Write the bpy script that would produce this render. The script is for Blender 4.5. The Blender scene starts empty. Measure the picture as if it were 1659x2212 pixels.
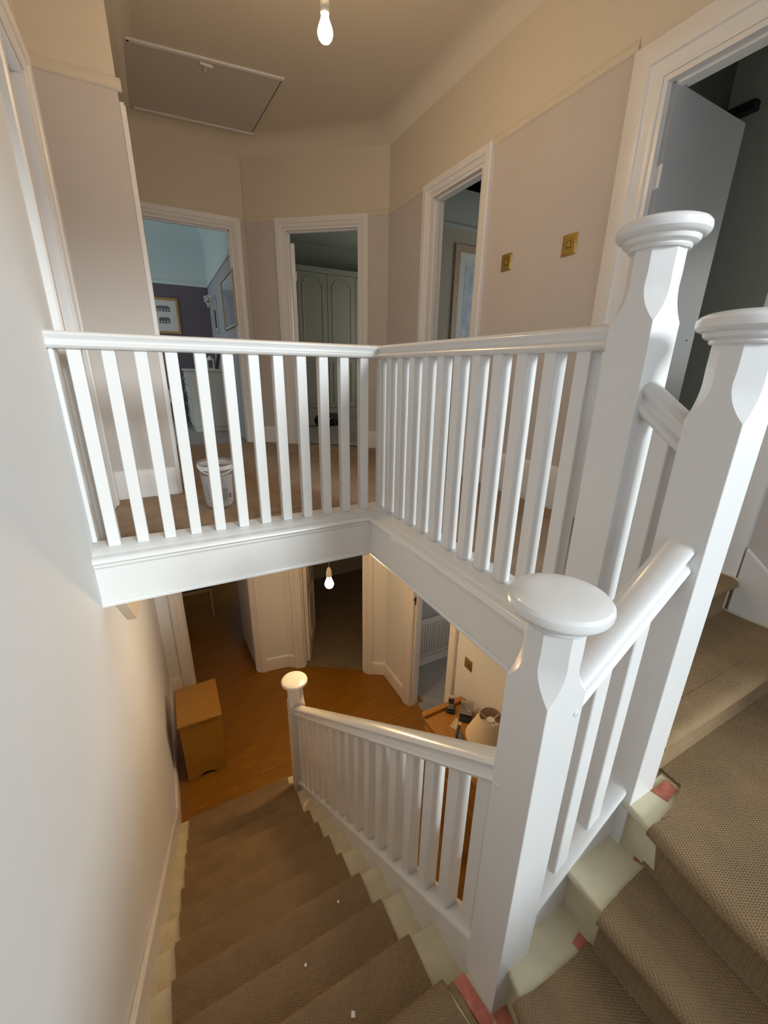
import bpy, bmesh, math, random
from mathutils import Vector, Matrix

random.seed(7)
S = bpy.context.scene
COL = S.collection
# ------------------------------------------------------------------ camera, world, lights, exposure
W, H = 1659, 2212
F_PX = 884.72
cam_d = bpy.data.cameras.new('camera')
cam = bpy.data.objects.new('camera', cam_d); COL.objects.link(cam)
cam_d.sensor_fit = 'HORIZONTAL'; cam_d.sensor_width = 36.0
cam_d.lens = 36.0 * F_PX / W
cam_d.clip_start = 0.02
yaw, pitch, roll = -0.49036, -0.33223, -0.01702
Rz = Matrix.Rotation(yaw, 3, 'Z'); Rx = Matrix.Rotation(pitch, 3, 'X'); Ry = Matrix.Rotation(roll, 3, 'Y')
R = Rz @ Rx @ Ry
right, fwd, up = R.col[0], R.col[1], R.col[2]
M = Matrix((( right[0], up[0], -fwd[0], 0.33993),
            ( right[1], up[1], -fwd[1], -1.99365),
            ( right[2], up[2], -fwd[2], 0.74242),
            (0, 0, 0, 1)))
cam.matrix_world = M
S.camera = cam

wd = bpy.data.worlds.new('world'); S.world = wd; wd.use_nodes = True
bg = wd.node_tree.nodes['Background']
bg.inputs['Color'].default_value = (0.72, 0.84, 1.0, 1); bg.inputs['Strength'].default_value = 1.0

def area(name, loc, rot, sx, sy, power, color):
    d = bpy.data.lights.new(name, 'AREA'); d.shape = 'RECTANGLE'; d.size = sx; d.size_y = sy
    d.energy = power; d.color = color
    o = bpy.data.objects.new(name, d); COL.objects.link(o); o.location = loc; o.rotation_euler = rot
    return o
PI = math.pi
COOL = (0.86, 0.93, 1.0)
# daylight through the stair window behind the viewer (window_1), faces +Y and slightly down
area('daylight_stair_window', (1.55, -2.96, 1.35), (PI/2-.25, 0, 0), 1.4, 1.7, 5, COOL)
sun_d = bpy.data.lights.new('low_sky_glare', 'SUN'); sun_d.energy = 3.4; sun_d.angle = math.radians(15); sun_d.color = (0.87, 0.97, 1.0)
sun = bpy.data.objects.new('low_sky_glare', sun_d); COL.objects.link(sun)
sun.rotation_euler = Vector((-0.31, 1.0, -0.32)).to_track_quat('-Z', 'Y').to_euler()
# fill for the left wall, at an added unseen window (window_added), faces -X
area('added_side_fill', (2.40, -2.42, 1.25), (PI/2, 0, PI/2), 0.9, 1.5, 7, (0.82, 0.93, 1.0))
# daylight in the rooms off the landing and off the hall (their own windows, out of view)
area('daylight_room_a', (-1.3, 4.3, 1.1), (PI/2, 0, -PI/2), 1.6, 1.3, 11, (0.86, 0.95, 1.0))
area('daylight_room_b', (4.8, 3.9, 1.3), (PI/2, 0, PI/2), 0.9, 1.1, 14, (1.0, 0.97, 0.86))
area('daylight_room_c', (4.9, 1.3, 1.3), (PI/2, 0, PI/2), 1.2, 1.2, 12, COOL)
area('daylight_room_d', (4.5, -1.5, 1.2), (PI/2, 0, PI/2), 0.8, 1.0, 9, (0.93, 0.97, 0.97))
area('daylight_left_room', (-1.0, 0.6, 1.1), (PI/2, 0, -PI/2), 0.9, 1.2, 8, COOL)
area('daylight_lower_room', (4.0, 0.4, -1.2), (PI/2, 0, PI/2), 1.0, 1.0, 8.0, (1.0, 0.97, 0.93))
area('daylight_lower_far_room', (-1.3, 4.2, -1.3), (PI/2, 0, -PI/2), 1.0, 1.0, 0.6, COOL)

S.cycles.max_bounces = 16; S.cycles.diffuse_bounces = 10
S.view_settings.view_transform = 'Standard'; S.view_settings.look = 'None'
S.view_settings.exposure = 0.05; S.view_settings.gamma = 1.0
S.view_settings.use_curve_mapping = False
BULB_POWER_UP, BULB_POWER_DOWN = 94.0, 138.0
WARM = (1.0, 0.66, 0.32)

# ------------------------------------------------------------------ materials
MATS = {}
def mat(name, color, rough=0.5, bump=None, metal=0.0, var=0.0, var_scale=6.0, emit=None, trans=0.0, alpha=1.0, spec=None, coat=0.0):
    m = bpy.data.materials.new(name); m.use_nodes = True
    nt = m.node_tree; b = nt.nodes['Principled BSDF']
    b.inputs['Base Color'].default_value = (*color, 1)
    b.inputs['Roughness'].default_value = rough
    b.inputs['Metallic'].default_value = metal
    if spec is not None: b.inputs['Specular IOR Level'].default_value = spec
    if coat: b.inputs['Coat Weight'].default_value = coat; b.inputs['Coat Roughness'].default_value = 0.12
    if trans: b.inputs['Transmission Weight'].default_value = trans
    if alpha < 1: b.inputs['Alpha'].default_value = alpha
    if emit:
        b.inputs['Emission Color'].default_value = (*emit[0], 1); b.inputs['Emission Strength'].default_value = emit[1]
    tc = nt.nodes.new('ShaderNodeTexCoord')
    if var:
        n = nt.nodes.new('ShaderNodeTexNoise'); n.inputs['Scale'].default_value = var_scale; n.inputs['Detail'].default_value = 5
        nt.links.new(tc.outputs['Object'], n.inputs['Vector'])
        r = nt.nodes.new('ShaderNodeValToRGB')
        r.color_ramp.elements[0].position = 0.3; r.color_ramp.elements[1].position = 0.7
        r.color_ramp.elements[0].color = (*[c*(1-var) for c in color], 1)
        r.color_ramp.elements[1].color = (*[min(1, c*(1+var)) for c in color], 1)
        nt.links.new(n.outputs['Fac'], r.inputs['Fac']); nt.links.new(r.outputs['Color'], b.inputs['Base Color'])
    if bump:
        sc, st = bump
        n2 = nt.nodes.new('ShaderNodeTexNoise'); n2.inputs['Scale'].default_value = sc; n2.inputs['Detail'].default_value = 3
        nt.links.new(tc.outputs['Object'], n2.inputs['Vector'])
        bp = nt.nodes.new('ShaderNodeBump'); bp.inputs['Strength'].default_value = st; bp.inputs['Distance'].default_value = 0.004
        nt.links.new(n2.outputs['Fac'], bp.inputs['Height']); nt.links.new(bp.outputs['Normal'], b.inputs['Normal'])
    MATS[name] = m
    return m

def carpet_mat(name, color, scale, rot, strength=0.9, mottle=0.12):
    """loop pile carpet: two crossed wave textures make the ribbed loops, noise mottles the wool"""
    m = bpy.data.materials.new(name); m.use_nodes = True
    nt = m.node_tree; b = nt.nodes['Principled BSDF']; b.inputs['Roughness'].default_value = 0.95
    b.inputs['Specular IOR Level'].default_value = 0.1
    tc = nt.nodes.new('ShaderNodeTexCoord'); mp = nt.nodes.new('ShaderNodeMapping')
    mp.inputs['Rotation'].default_value = rot
    nt.links.new(tc.outputs['Object'], mp.inputs['Vector'])
    w1 = nt.nodes.new('ShaderNodeTexWave'); w1.wave_type = 'BANDS'; w1.bands_direction = 'X'
    w1.inputs['Scale'].default_value = scale; w1.inputs['Distortion'].default_value = 1.2; w1.inputs['Detail'].default_value = 2
    w1.inputs['Detail Scale'].default_value = 3
    w2 = nt.nodes.new('ShaderNodeTexWave'); w2.wave_type = 'BANDS'; w2.bands_direction = 'Y'
    w2.inputs['Scale'].default_value = scale*1.35; w2.inputs['Distortion'].default_value = 1.5; w2.inputs['Detail'].default_value = 2
    for w in (w1, w2): nt.links.new(mp.outputs['Vector'], w.inputs['Vector'])
    mu = nt.nodes.new('ShaderNodeMath'); mu.operation = 'MULTIPLY'
    nt.links.new(w1.outputs['Fac'], mu.inputs[0]); nt.links.new(w2.outputs['Fac'], mu.inputs[1])
    n = nt.nodes.new('ShaderNodeTexNoise'); n.inputs['Scale'].default_value = 9; n.inputs['Detail'].default_value = 8
    nt.links.new(tc.outputs['Object'], n.inputs['Vector'])
    r = nt.nodes.new('ShaderNodeValToRGB')
    r.color_ramp.elements[0].position = 0.25; r.color_ramp.elements[1].position = 0.75
    r.color_ramp.elements[0].color = (*[c*(1-mottle) for c in color], 1); r.color_ramp.elements[1].color = (*[min(1, c*(1+mottle)) for c in color], 1)
    nt.links.new(n.outputs['Fac'], r.inputs['Fac'])
    mx = nt.nodes.new('ShaderNodeMix'); mx.data_type = 'RGBA'; mx.blend_type = 'MULTIPLY'; mx.inputs['Factor'].default_value = 0.32
    nt.links.new(r.outputs['Color'], mx.inputs['A'])
    rr = nt.nodes.new('ShaderNodeValToRGB'); rr.color_ramp.elements[0].color = (0.55, 0.52, 0.5, 1); rr.color_ramp.elements[1].color = (1.25, 1.25, 1.25, 1)
    nt.links.new(mu.outputs[0], rr.inputs['Fac']); nt.links.new(rr.outputs['Color'], mx.inputs['B'])
    nt.links.new(mx.outputs['Result'], b.inputs['Base Color'])
    bp = nt.nodes.new('ShaderNodeBump'); bp.inputs['Strength'].default_value = strength; bp.inputs['Distance'].default_value = 0.006
    nt.links.new(mu.outputs[0], bp.inputs['Height']); nt.links.new(bp.outputs['Normal'], b.inputs['Normal'])
    MATS[name] = m
    return m

def wood_mat(name, c1, c2, rough=0.4, scale=3.0, stretch=(1, 12, 12)):
    m = bpy.data.materials.new(name); m.use_nodes = True
    nt = m.node_tree; b = nt.nodes['Principled BSDF']; b.inputs['Roughness'].default_value = rough
    tc = nt.nodes.new('ShaderNodeTexCoord'); mp = nt.nodes.new('ShaderNodeMapping'); mp.inputs['Scale'].default_value = stretch
    nt.links.new(tc.outputs['Object'], mp.inputs['Vector'])
    n = nt.nodes.new('ShaderNodeTexNoise'); n.inputs['Scale'].default_value = scale; n.inputs['Detail'].default_value = 8; n.inputs['Roughness'].default_value = 0.65
    nt.links.new(mp.outputs['Vector'], n.inputs['Vector'])
    r = nt.nodes.new('ShaderNodeValToRGB'); r.color_ramp.elements[0].position = 0.3; r.color_ramp.elements[1].position = 0.7
    r.color_ramp.elements[0].color = (*c1, 1); r.color_ramp.elements[1].color = (*c2, 1)
    nt.links.new(n.outputs['Fac'], r.inputs['Fac']); nt.links.new(r.outputs['Color'], b.inputs['Base Color'])
    MATS[name] = m
    return m

GLOSS = mat('gloss_white_paint', (0.74, 0.725, 0.705), 0.28, bump=(35, 0.12), coat=0.25)
TRIMW = mat('satin_white_paint', (0.78, 0.755, 0.73), 0.33, bump=(30, 0.1))
LILAC = mat('lilac_grey_emulsion', (0.575, 0.522, 0.478), 0.8, bump=(90, 0.08), var=0.02, var_scale=2)
WELLW = mat('stairwell_emulsion', (0.77, 0.775, 0.775), 0.75, bump=(80, 0.06), var=0.015, var_scale=2)
CREAM = mat('cream_white_emulsion', (0.66, 0.585, 0.465), 0.85, bump=(60, 0.06))
CEIL = mat('ceiling_emulsion', (0.54, 0.46, 0.35), 0.9, bump=(60, 0.06))
HATCH = mat('hatch_paint', (0.58, 0.53, 0.46), 0.7)
OLDCREAM = mat('old_cream_tread_paint', (0.62, 0.55, 0.37), 0.5, bump=(25, 0.3), var=0.08, var_scale=14)
REDWOOD = mat('red_stained_wood', (0.48, 0.15, 0.10), 0.6, bump=(40, 0.4), var=0.3, var_scale=30)
DARKWOOD = mat('bare_old_wood', (0.22, 0.14, 0.06), 0.7, bump=(40, 0.4), var=0.3, var_scale=25)
STAIRCARPET = carpet_mat('stair_carpet', (0.31, 0.21, 0.115), 42, (0, 0, 0.55), 0.65)
LANDCARPET = carpet_mat('landing_carpet', (0.37, 0.27, 0.185), 52, (0, 0, 0.1), 0.5, 0.16)
GREYCARPET = carpet_mat('bedroom_carpet', (0.36, 0.35, 0.33), 40, (0, 0, 0.0), 0.4)
DARKCARPET = carpet_mat('dark_room_carpet', (0.27, 0.22, 0.155), 40, (0, 0, 0.0), 0.4)
UNDERLAY = mat('dark_underlay', (0.10, 0.06, 0.045), 0.9, var=0.4, var_scale=40)
PLANK = wood_mat('orange_oak_plank', (0.22, 0.085, 0.004), (0.32, 0.135, 0.008), 0.38, 3.0, (1.5, 14, 14))
HONEY = wood_mat('honey_oak', (0.31, 0.145, 0.016), (0.42, 0.21, 0.03), 0.35, 3.0, (2, 14, 14))
CHESTW = wood_mat('orange_pine', (0.34, 0.15, 0.03), (0.46, 0.22, 0.05), 0.35, 3.0, (14, 2, 14))
FRAMEW = wood_mat('picture_frame_wood', (0.40, 0.20, 0.06), (0.52, 0.28, 0.09), 0.4, 5.0, (12, 12, 2))
PALEFRAME = wood_mat('limed_frame_wood', (0.44, 0.31, 0.20), (0.52, 0.38, 0.25), 0.5, 5.0, (12, 12, 2))
BRASS = mat('polished_brass', (0.80, 0.58, 0.20), 0.22, metal=1.0)
DULLBRASS = mat('dull_brass', (0.36, 0.25, 0.12), 0.45, metal=0.6)
DARKBRASS = mat('brass_recess', (0.30, 0.20, 0.06), 0.35, metal=1.0)
CHROME = mat('chrome', (0.65, 0.63, 0.60), 0.2, metal=1.0)
IRON = mat('dark_latch_metal', (0.10, 0.09, 0.08), 0.4, metal=0.8)
BLACK = mat('black_plastic', (0.015, 0.015, 0.02), 0.35)
SILVERP = mat('silver_grey_plastic', (0.42, 0.40, 0.38), 0.4)
SCREEN = mat('phone_screen', (0.03, 0.03, 0.05), 0.15)
CORDM = mat('brown_flex', (0.18, 0.10, 0.04), 0.5)
HOLDER = mat('white_bulb_holder', (0.75, 0.68, 0.55), 0.35)
BULB = mat('lit_bulb_glass', (1, 0.95, 0.85), 0.3, emit=((1.0, 0.86, 0.62), 14.0))
SHADE = mat('cream_lampshade', (0.74, 0.60, 0.40), 0.8, bump=(120, 0.1))
SHADEIN = mat('lampshade_lining', (0.70, 0.64, 0.58), 0.8)
PURPLE = mat('plum_emulsion', (0.155, 0.125, 0.145), 0.85, bump=(80, 0.05))
BEDWALL = mat('bedroom_grey_emulsion', (0.42, 0.415, 0.415), 0.85)
BEDTOP = mat('bedroom_white_emulsion', (0.62, 0.70, 0.68), 0.85)
WARD = mat('sage_white_wardrobe_paint', (0.37, 0.37, 0.31), 0.45)
WARDROOM = mat('room_b_emulsion', (0.36, 0.38, 0.34), 0.85)
ROOMC = mat('room_c_beige_emulsion', (0.46, 0.41, 0.31), 0.85)
ROOMCTOP = mat('room_c_top_emulsion', (0.46, 0.48, 0.43), 0.85)
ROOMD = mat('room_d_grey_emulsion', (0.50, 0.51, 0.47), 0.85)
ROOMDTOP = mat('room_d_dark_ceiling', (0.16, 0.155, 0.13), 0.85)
LOWROOM = mat('lower_room_emulsion', (0.42, 0.40, 0.38), 0.85)
MOUNT = mat('picture_mount_card', (0.70, 0.70, 0.64), 0.8)
PAPERPIC = mat('watercolour_paper', (0.50, 0.56, 0.60), 0.6, var=0.25, var_scale=7)
GLASSY = mat('picture_glazing', (0.42, 0.47, 0.48), 0.12, var=0.2, var_scale=4)
SKETCH = mat('sketch_ink', (0.16, 0.17, 0.19), 0.8, var=0.5, var_scale=40)
DRESSW = mat('dresser_white_paint', (0.52, 0.52, 0.46), 0.45)
NAVY = mat('navy_seat', (0.03, 0.03, 0.045), 0.7)
PALEWOOD = mat('pale_chair_wood', (0.46, 0.36, 0.22), 0.5)
BAGM = mat('black_bag_fabric', (0.018, 0.018, 0.02), 0.7, bump=(60, 0.4))
TUBP = mat('clear_tub_plastic', (0.55, 0.50, 0.46), 0.18, alpha=0.26)
TUBLABEL = mat('tub_label', (0.46, 0.43, 0.41), 0.45)
TUBPAINT = mat('dried_white_paint', (0.80, 0.78, 0.76), 0.5, bump=(30, 0.5))
TUBGREY = mat('tub_label_grey', (0.30, 0.28, 0.28), 0.5)
TUBPURPLE = mat('tub_label_purple', (0.16, 0.12, 0.22), 0.5)
WHITEP = mat('white_plastic', (0.75, 0.73, 0.70), 0.35)
RADW = mat('radiator_white_enamel', (0.66, 0.64, 0.62), 0.35)
DARKBOX = mat('blue_black_lacquer', (0.01, 0.014, 0.022), 0.4)
GLASS = bpy.data.materials.new('window_glass'); GLASS.use_nodes = True
_n = GLASS.node_tree; _n.nodes.clear()
_o = _n.nodes.new('ShaderNodeOutputMaterial'); _x = _n.nodes.new('ShaderNodeMixShader'); _t = _n.nodes.new('ShaderNodeBsdfTransparent'); _g = _n.nodes.new('ShaderNodeBsdfGlossy')
_g.inputs['Roughness'].default_value = 0.02; _x.inputs['Fac'].default_value = 0.06
_n.links.new(_t.outputs[0], _x.inputs[1]); _n.links.new(_g.outputs[0], _x.inputs[2]); _n.links.new(_x.outputs[0], _o.inputs['Surface'])
PAPER = mat('paper_card', (0.62, 0.50, 0.33), 0.7)

# ------------------------------------------------------------------ mesh builder
class MB:
    def __init__(s): s.v = []; s.f = []; s.m = []
    def add(s, verts, faces, mi=0):
        o = len(s.v); s.v += [tuple(v) for v in verts]
        s.f += [tuple(i+o for i in f) for f in faces]; s.m += [mi]*len(faces); return s
    def box(s, x0, x1, y0, y1, z0, z1, mi=0):
        v = [(x0,y0,z0),(x1,y0,z0),(x1,y1,z0),(x0,y1,z0),(x0,y0,z1),(x1,y0,z1),(x1,y1,z1),(x0,y1,z1)]
        return s.add(v, [(0,3,2,1),(4,5,6,7),(0,1,5,4),(1,2,6,5),(2,3,7,6),(3,0,4,7)], mi)
    def obox(s, o, u, n, s0, s1, d0, d1, z0, z1, mi=0):
        """box in wall coordinates: o + u*s + n*d"""
        P = lambda a, b, z: (o[0]+u[0]*a+n[0]*b, o[1]+u[1]*a+n[1]*b, z)
        v = [P(s0,d0,z0),P(s1,d0,z0),P(s1,d1,z0),P(s0,d1,z0),P(s0,d0,z1),P(s1,d0,z1),P(s1,d1,z1),P(s0,d1,z1)]
        return s.add(v, [(0,3,2,1),(4,5,6,7),(0,1,5,4),(1,2,6,5),(2,3,7,6),(3,0,4,7)], mi)
    def loft(s, rings, closed=True, cap=True, mi=0):
        n = len(rings[0]); v = [p for r in rings for p in r]; f = []
        for i in range(len(rings)-1):
            for j in range(n if closed else n-1):
                k = (j+1) % n
                f.append((i*n+j, i*n+k, (i+1)*n+k, (i+1)*n+j))
        if cap and closed:
            f.append(tuple(range(n-1, -1, -1))); f.append(tuple((len(rings)-1)*n+j for j in range(n)))
        return s.add(v, f, mi)
    def prism_x(s, poly, x0, x1, mi=0):
        return s.loft([[(x0,y,z) for y,z in poly], [(x1,y,z) for y,z in poly]], mi=mi)
    def prism_y(s, poly, y0, y1, mi=0):
        return s.loft([[(x,y0,z) for x,z in poly], [(x,y1,z) for x,z in poly]], mi=mi)
    def prism_z(s, poly, z0, z1, mi=0):
        return s.loft([[(x,y,z0) for x,y in poly], [(x,y,z1) for x,y in poly]], mi=mi)
    def lathe(s, c, prof, n=32, mi=0, sx=1.0, sy=1.0, cap=True):
        rings = [[(c[0]+r*sx*math.cos(2*PI*k/n), c[1]+r*sy*math.sin(2*PI*k/n), c[2]+z) for k in range(n)] for r, z in prof]
        return s.loft(rings, mi=mi, cap=cap)
    def tube(s, pts, r, n=8, mi=0):
        pts = [Vector(p) for p in pts]; rings = []
        for i, p in enumerate(pts):
            t = (pts[min(i+1, len(pts)-1)] - pts[max(i-1, 0)]).normalized()
            a = t.orthogonal().normalized() if i == 0 else (rings_a - t*rings_a.dot(t)).normalized()
            rings_a = a; b = t.cross(a)
            rings.append([tuple(p + a*r*math.cos(2*PI*k/n) + b*r*math.sin(2*PI*k/n)) for k in range(n)])
        return s.loft(rings, mi=mi)
    def build(s, name, mats, parent=None, smooth=None, bevel=0.0, segs=2):
        me = bpy.data.meshes.new(name); me.from_pydata(s.v, [], s.f)
        if not isinstance(mats, (list, tuple)): mats = [mats]
        for m in mats: me.materials.append(m)
        for p, mi in zip(me.polygons, s.m): p.material_index = mi
        bm = bmesh.new(); bm.from_mesh(me); bmesh.ops.recalc_face_normals(bm, faces=bm.faces); bm.to_mesh(me); bm.free()
        if smooth:
            for p in me.polygons: p.use_smooth = True
            me.set_sharp_from_angle(angle=math.radians(smooth))
        me.update()
        o = bpy.data.objects.new(name, me); COL.objects.link(o)
        if parent is not None: o.parent = parent
        if bevel:
            b = o.modifiers.new('bevel', 'BEVEL'); b.width = bevel; b.segments = segs; b.limit_method = 'ANGLE'; b.angle_limit = math.radians(40)
            for p in me.polygons: p.use_smooth = True
            me.set_sharp_from_angle(angle=math.radians(40))
        return o

def struct(o, label=None):
    o['kind'] = 'structure'
    if label: o['label'] = label
    return o
def thing(name, label, cat, loc=(0,0,0), rz=0.0, group=None):
    o = bpy.data.objects.new(name, None); COL.objects.link(o); o.empty_display_size = 0.1
    o.location = loc; o.rotation_euler = (0, 0, rz); o['label'] = label; o['category'] = cat
    if group: o['group'] = group
    return o
def tag(o, label, cat, group=None):
    o['label'] = label; o['category'] = cat
    if group: o['group'] = group
    return o
def dup(o, parent, loc=None):
    c = o.copy(); COL.objects.link(c); c.parent = parent
    if loc is not None: c.location = loc
    return c

# ------------------------------------------------------------------ measured layout (units close to metres)
XR = 1.3608            # well-side face of the right balustrade
SP = 0.1095            # baluster spacing
BW = 0.047             # baluster width
ZL = -0.060            # landing carpet top
RISE = 0.157
def zstep(i): return ZL - RISE*(4+i)          # main flight nosing i = 1..12
def ystep(i): return -1.512 + 0.1985*(i-1)
ZF = ZL - 17*RISE      # hall floor
ZA, ZB, ZC, ZD = ZL-4*RISE, ZL-3*RISE, ZL-2*RISE, ZL-RISE
ZPR = 2.12             # picture rail
ZCV, ZCE = 2.62, 2.76  # cove spring, ceiling
XW = 2.45              # right wall, landing
YB = -3.02             # wall behind the viewer
ZU = -0.235            # underside of the landing floor
K1 = (XW, 1.96); K2 = (1.327, 2.89)
YFAR = 2.90
XP = 0.365             # pier side

# ------------------------------------------------------------------ wall helper
def unit(a, b):
    d = (b[0]-a[0], b[1]-a[1]); L = math.hypot(*d); return (d[0]/L, d[1]/L), L
def wall(name, a, b, z0, z1, thick, openings=(), split=None, mats=None, kind_label=None, s_ext=(0, 0)):
    """wall along a->b; the room lies on the LEFT of a->b; thickness goes to the right. openings: (s0,s1,zb,zt)"""
    u, L = unit(a, b); n = (-u[1], u[0])
    mb = MB()
    def seg(s0, s1, za, zb):
        if s1-s0 < 1e-4 or zb-za < 1e-4: return
        if split is not None and za < split < zb:
            mb.obox(a, u, n, s0, s1, -thick, 0, za, split, 0); mb.obox(a, u, n, s0, s1, -thick, 0, split, zb, 1)
        else: mb.obox(a, u, n, s0, s1, -thick, 0, za, zb, 1 if (split is not None and za >= split) else 0)
    s = -s_ext[0]
    for (s0, s1, zb, zt) in sorted(openings):
        seg(s, s0, z0, z1); seg(s0, s1, z0, zb); seg(s0, s1, zt, z1); s = s1
    seg(s, L+s_ext[1], z0, z1)
    return struct(mb.build(name, mats or [LILAC, CREAM]), kind_label)

ARCH = [(0,0),(0,.010),(.006,.014),(.014,.012),(.022,.018),(.030,.021),(.034,.029),(.076,.031),(.083,.024),(.083,0)]
def architrave(name, a, b, op, thick, prof=ARCH, legs=(True, True), lining=True, m=None, scale=1.0):
    """mitred door casing with lining around an opening, proud of the room face"""
    u, L = unit(a, b); n = (-u[1], u[0]); s0, s1, zb, zt = op
    P = lambda s, d, z: (a[0]+u[0]*s+n[0]*d, a[1]+u[1]*s+n[1]*d, z)
    mb = MB()
    pts = []
    if legs[0]: pts.append(('l', zb))
    pts += [('lt', zt), ('rt', zt)]
    if legs[1]: pts.append(('r', zb))
    rings = []
    for k, z in pts:
        ring = []
        for d, h in prof:
            d *= scale
            if k == 'l': ring.append(P(s0-d, h, z))
            if k == 'lt': ring.append(P(s0-d, h, z+d))
            if k == 'rt': ring.append(P(s1+d, h, z+d))
            if k == 'r': ring.append(P(s1+d, h, z))
        rings.append(ring)
    mb.loft(rings)
    if lining:
        t = 0.022
        if legs[0]: mb.obox(a, u, n, s0, s0+t, -thick-.005, .004, zb, zt-t); mb.obox(a, u, n, s0+t, s0+t+.012, -thick*.62, -thick*.30, zb, zt-t)
        if legs[1]: mb.obox(a, u, n, s1-t, s1, -thick-.005, .004, zb, zt-t); mb.obox(a, u, n, s1-t-.012, s1-t, -thick*.62, -thick*.30, zb, zt-t)
        mb.obox(a, u, n, s0+.001, s1-.001, -thick-.005, .004, zt-t, zt-.0005)
        mb.obox(a, u, n, s0+t, s1-t, -thick*.62, -thick*.30, zt-t-.012, zt-t)
    return struct(mb.build(name, m or TRIMW, smooth=35))

SKIRT = [(0,0),(.020,0),(.020,.125),(.016,.140),(.008,.150),(0,.152)]
def skirting(name, a, b, s0, s1, z, h=0.152, m=None, mit=(0, 0)):
    u, L = unit(a, b); n = (-u[1], u[0])
    k = h/0.152
    mb = MB()
    mb.loft([[(a[0]+u[0]*(s+sg*d)+n[0]*d, a[1]+u[1]*(s+sg*d)+n[1]*d, z+q*k) for d, q in SKIRT] for s, sg in ((s0, mit[0]), (s1, mit[1]))])
    return struct(mb.build(name, m or TRIMW, smooth=50))

def pic_rail(name, a, b, s0, s1, z=ZPR, m=None):
    u, L = unit(a, b); n = (-u[1], u[0])
    prof = [(-.002,-.016),(.004,-.014),(.010,-.006),(.012,.004),(.010,.016),(.005,.030),(-.002,.042)]
    mb = MB(); mb.loft([[(a[0]+u[0]*s+n[0]*d, a[1]+u[1]*s+n[1]*d, z+q) for d, q in prof] for s in (s0, s1)])
    return struct(mb.build(name, m or CREAM, smooth=60))

# ------------------------------------------------------------------ landing shell (walls: room on the left of a->b)
# right wall runs +Y : room on the left (-X side)
RA, RB = (XW, YB), (XW, K1[1])
oW = (-2.92-YB, -1.92-YB, .40, 2.20)  # opening for the added side window
oD = (-1.165-YB, -0.535-YB, ZL-.02, 1.955)
oC = (0.625-YB, 1.262-YB, ZL-.02, 2.052)
YS = -1.31
wall('wall_right_stairs', RA, (XW, YS), ZF-.1, ZCV+.02, 0.11, [oW], ZPR)
wall('wall_right', (XW, YS), RB, ZU, ZCV+.02, 0.11, [tuple([oD[0]+YB-YS, oD[1]+YB-YS, oD[2], oD[3]]), tuple([oC[0]+YB-YS, oC[1]+YB-YS, oC[2], oC[3]])], ZPR)
mb = MB(); mb.box(XW-.165, XW+.11, YS, -1.19, ZF-.1, ZU); struct(mb.build('wall_lower_corner', WELLW))
architrave('trim_1', RA, RB, oD, 0.11, scale=1.75)
architrave('trim_2', RA, RB, oC, 0.11)
# angled wall from K1 to K2
uA, LA = unit(K1, K2)
oB = (LA-1.182, LA-0.402, ZL-.02, 2.045)
wall('wall_angled', K1, K2, ZL-.15, ZCV+.02, 0.10, [oB], ZPR, s_ext=(0, 0.0))
architrave('trim_3', K1, K2, oB, 0.10)
# far wall
FA, FB = (K2[0], YFAR), (XP-.3, YFAR)
oA = (K2[0]-1.195, K2[0]-0.392, ZL-.02, 2.055)
wall('wall_far', FA, FB, ZL-.15, ZCV+.02, 0.10, [oA], ZPR, s_ext=(.02, 0))
architrave('trim_4', FA, FB, oA, 0.10)
# pier (return wall left of the landing)
mb = MB()
mb.box(-.15, XP, 1.0, YFAR+.0, ZL-.15, ZPR, 0); mb.box(-.15, XP, 1.0, YFAR, ZPR, ZCE+.02, 1)
struct(mb.build('wall_left_return', [LILAC, CREAM]))
# left wall : room on the left of a->b means running -Y
LA_, LB_ = (0, 1.0), (0, YB)
oL = (0.18, 0.67, ZL-.02, 1.965)
wall('wall_left', LA_, LB_, ZL-.15, ZCE+.02, 0.14, [oL], ZPR, mats=[WELLW, CREAM])
architrave('trim_5', LA_, LB_, oL, 0.14, scale=1.25)
mb = MB(); mb.box(-.14, 0, YB, 2.55, ZF-.1, ZL-.15); struct(mb.build('wall_lower_left', WELLW))
# picture rails
pic_rail('trim_6', RA, RB, 0, oD[0]-.15); pic_rail('trim_7', RA, RB, oD[1]+.145, oC[0]-.085); pic_rail('trim_8', RA, RB, oC[1]+.085, RB[1]-RA[1]+.0)
pic_rail('trim_9', K1, K2, 0, oB[0]-.085); pic_rail('trim_10', K1, K2, oB[1]+.085, LA)
pic_rail('trim_11', (XP, 1.0), (-.0, 1.0), -.02, XP+.02, 2.075)
# cove and ceiling : mitred inset rings of the landing outline
outline = [(0,YB),(XW,YB),K1,K2,(K2[0]-.01,YFAR),(XP,YFAR),(XP,1.0),(0,1.0)]
def inset(poly, d):
    out = []; n = len(poly)
    for i in range(n):
        p0, p1, p2 = poly[i-1], poly[i], poly[(i+1) % n]
        u1, _ = unit(p0, p1); u2, _ = unit(p1, p2)
        n1 = (-u1[1], u1[0]); n2 = (-u2[1], u2[0])
        c = 1 + n1[0]*n2[0] + n1[1]*n2[1]
        out.append((p1[0] + d*(n1[0]+n2[0])/c, p1[1] + d*(n1[1]+n2[1])/c))
    return out
outline = [(0,YB),(XW,YB),K1,(K2[0],YFAR),(XP,YFAR),(XP,1.0),(0,1.0)]
RC = ZCE-ZCV
rings = []
for k in range(0, 9):
    t = k/8*PI/2
    rings.append([(x,y,ZCV+RC*math.sin(t)) for x,y in inset(outline, RC*(1-math.cos(t)) if k else -.001)])
mb = MB(); mb.loft(rings, cap=False)
struct(mb.build('trim_12', CREAM, smooth=50))
mb = MB(); mb.prism_z([(x,y) for x,y in inset(outline, -.2)], ZCE, ZCE+.08)
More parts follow.
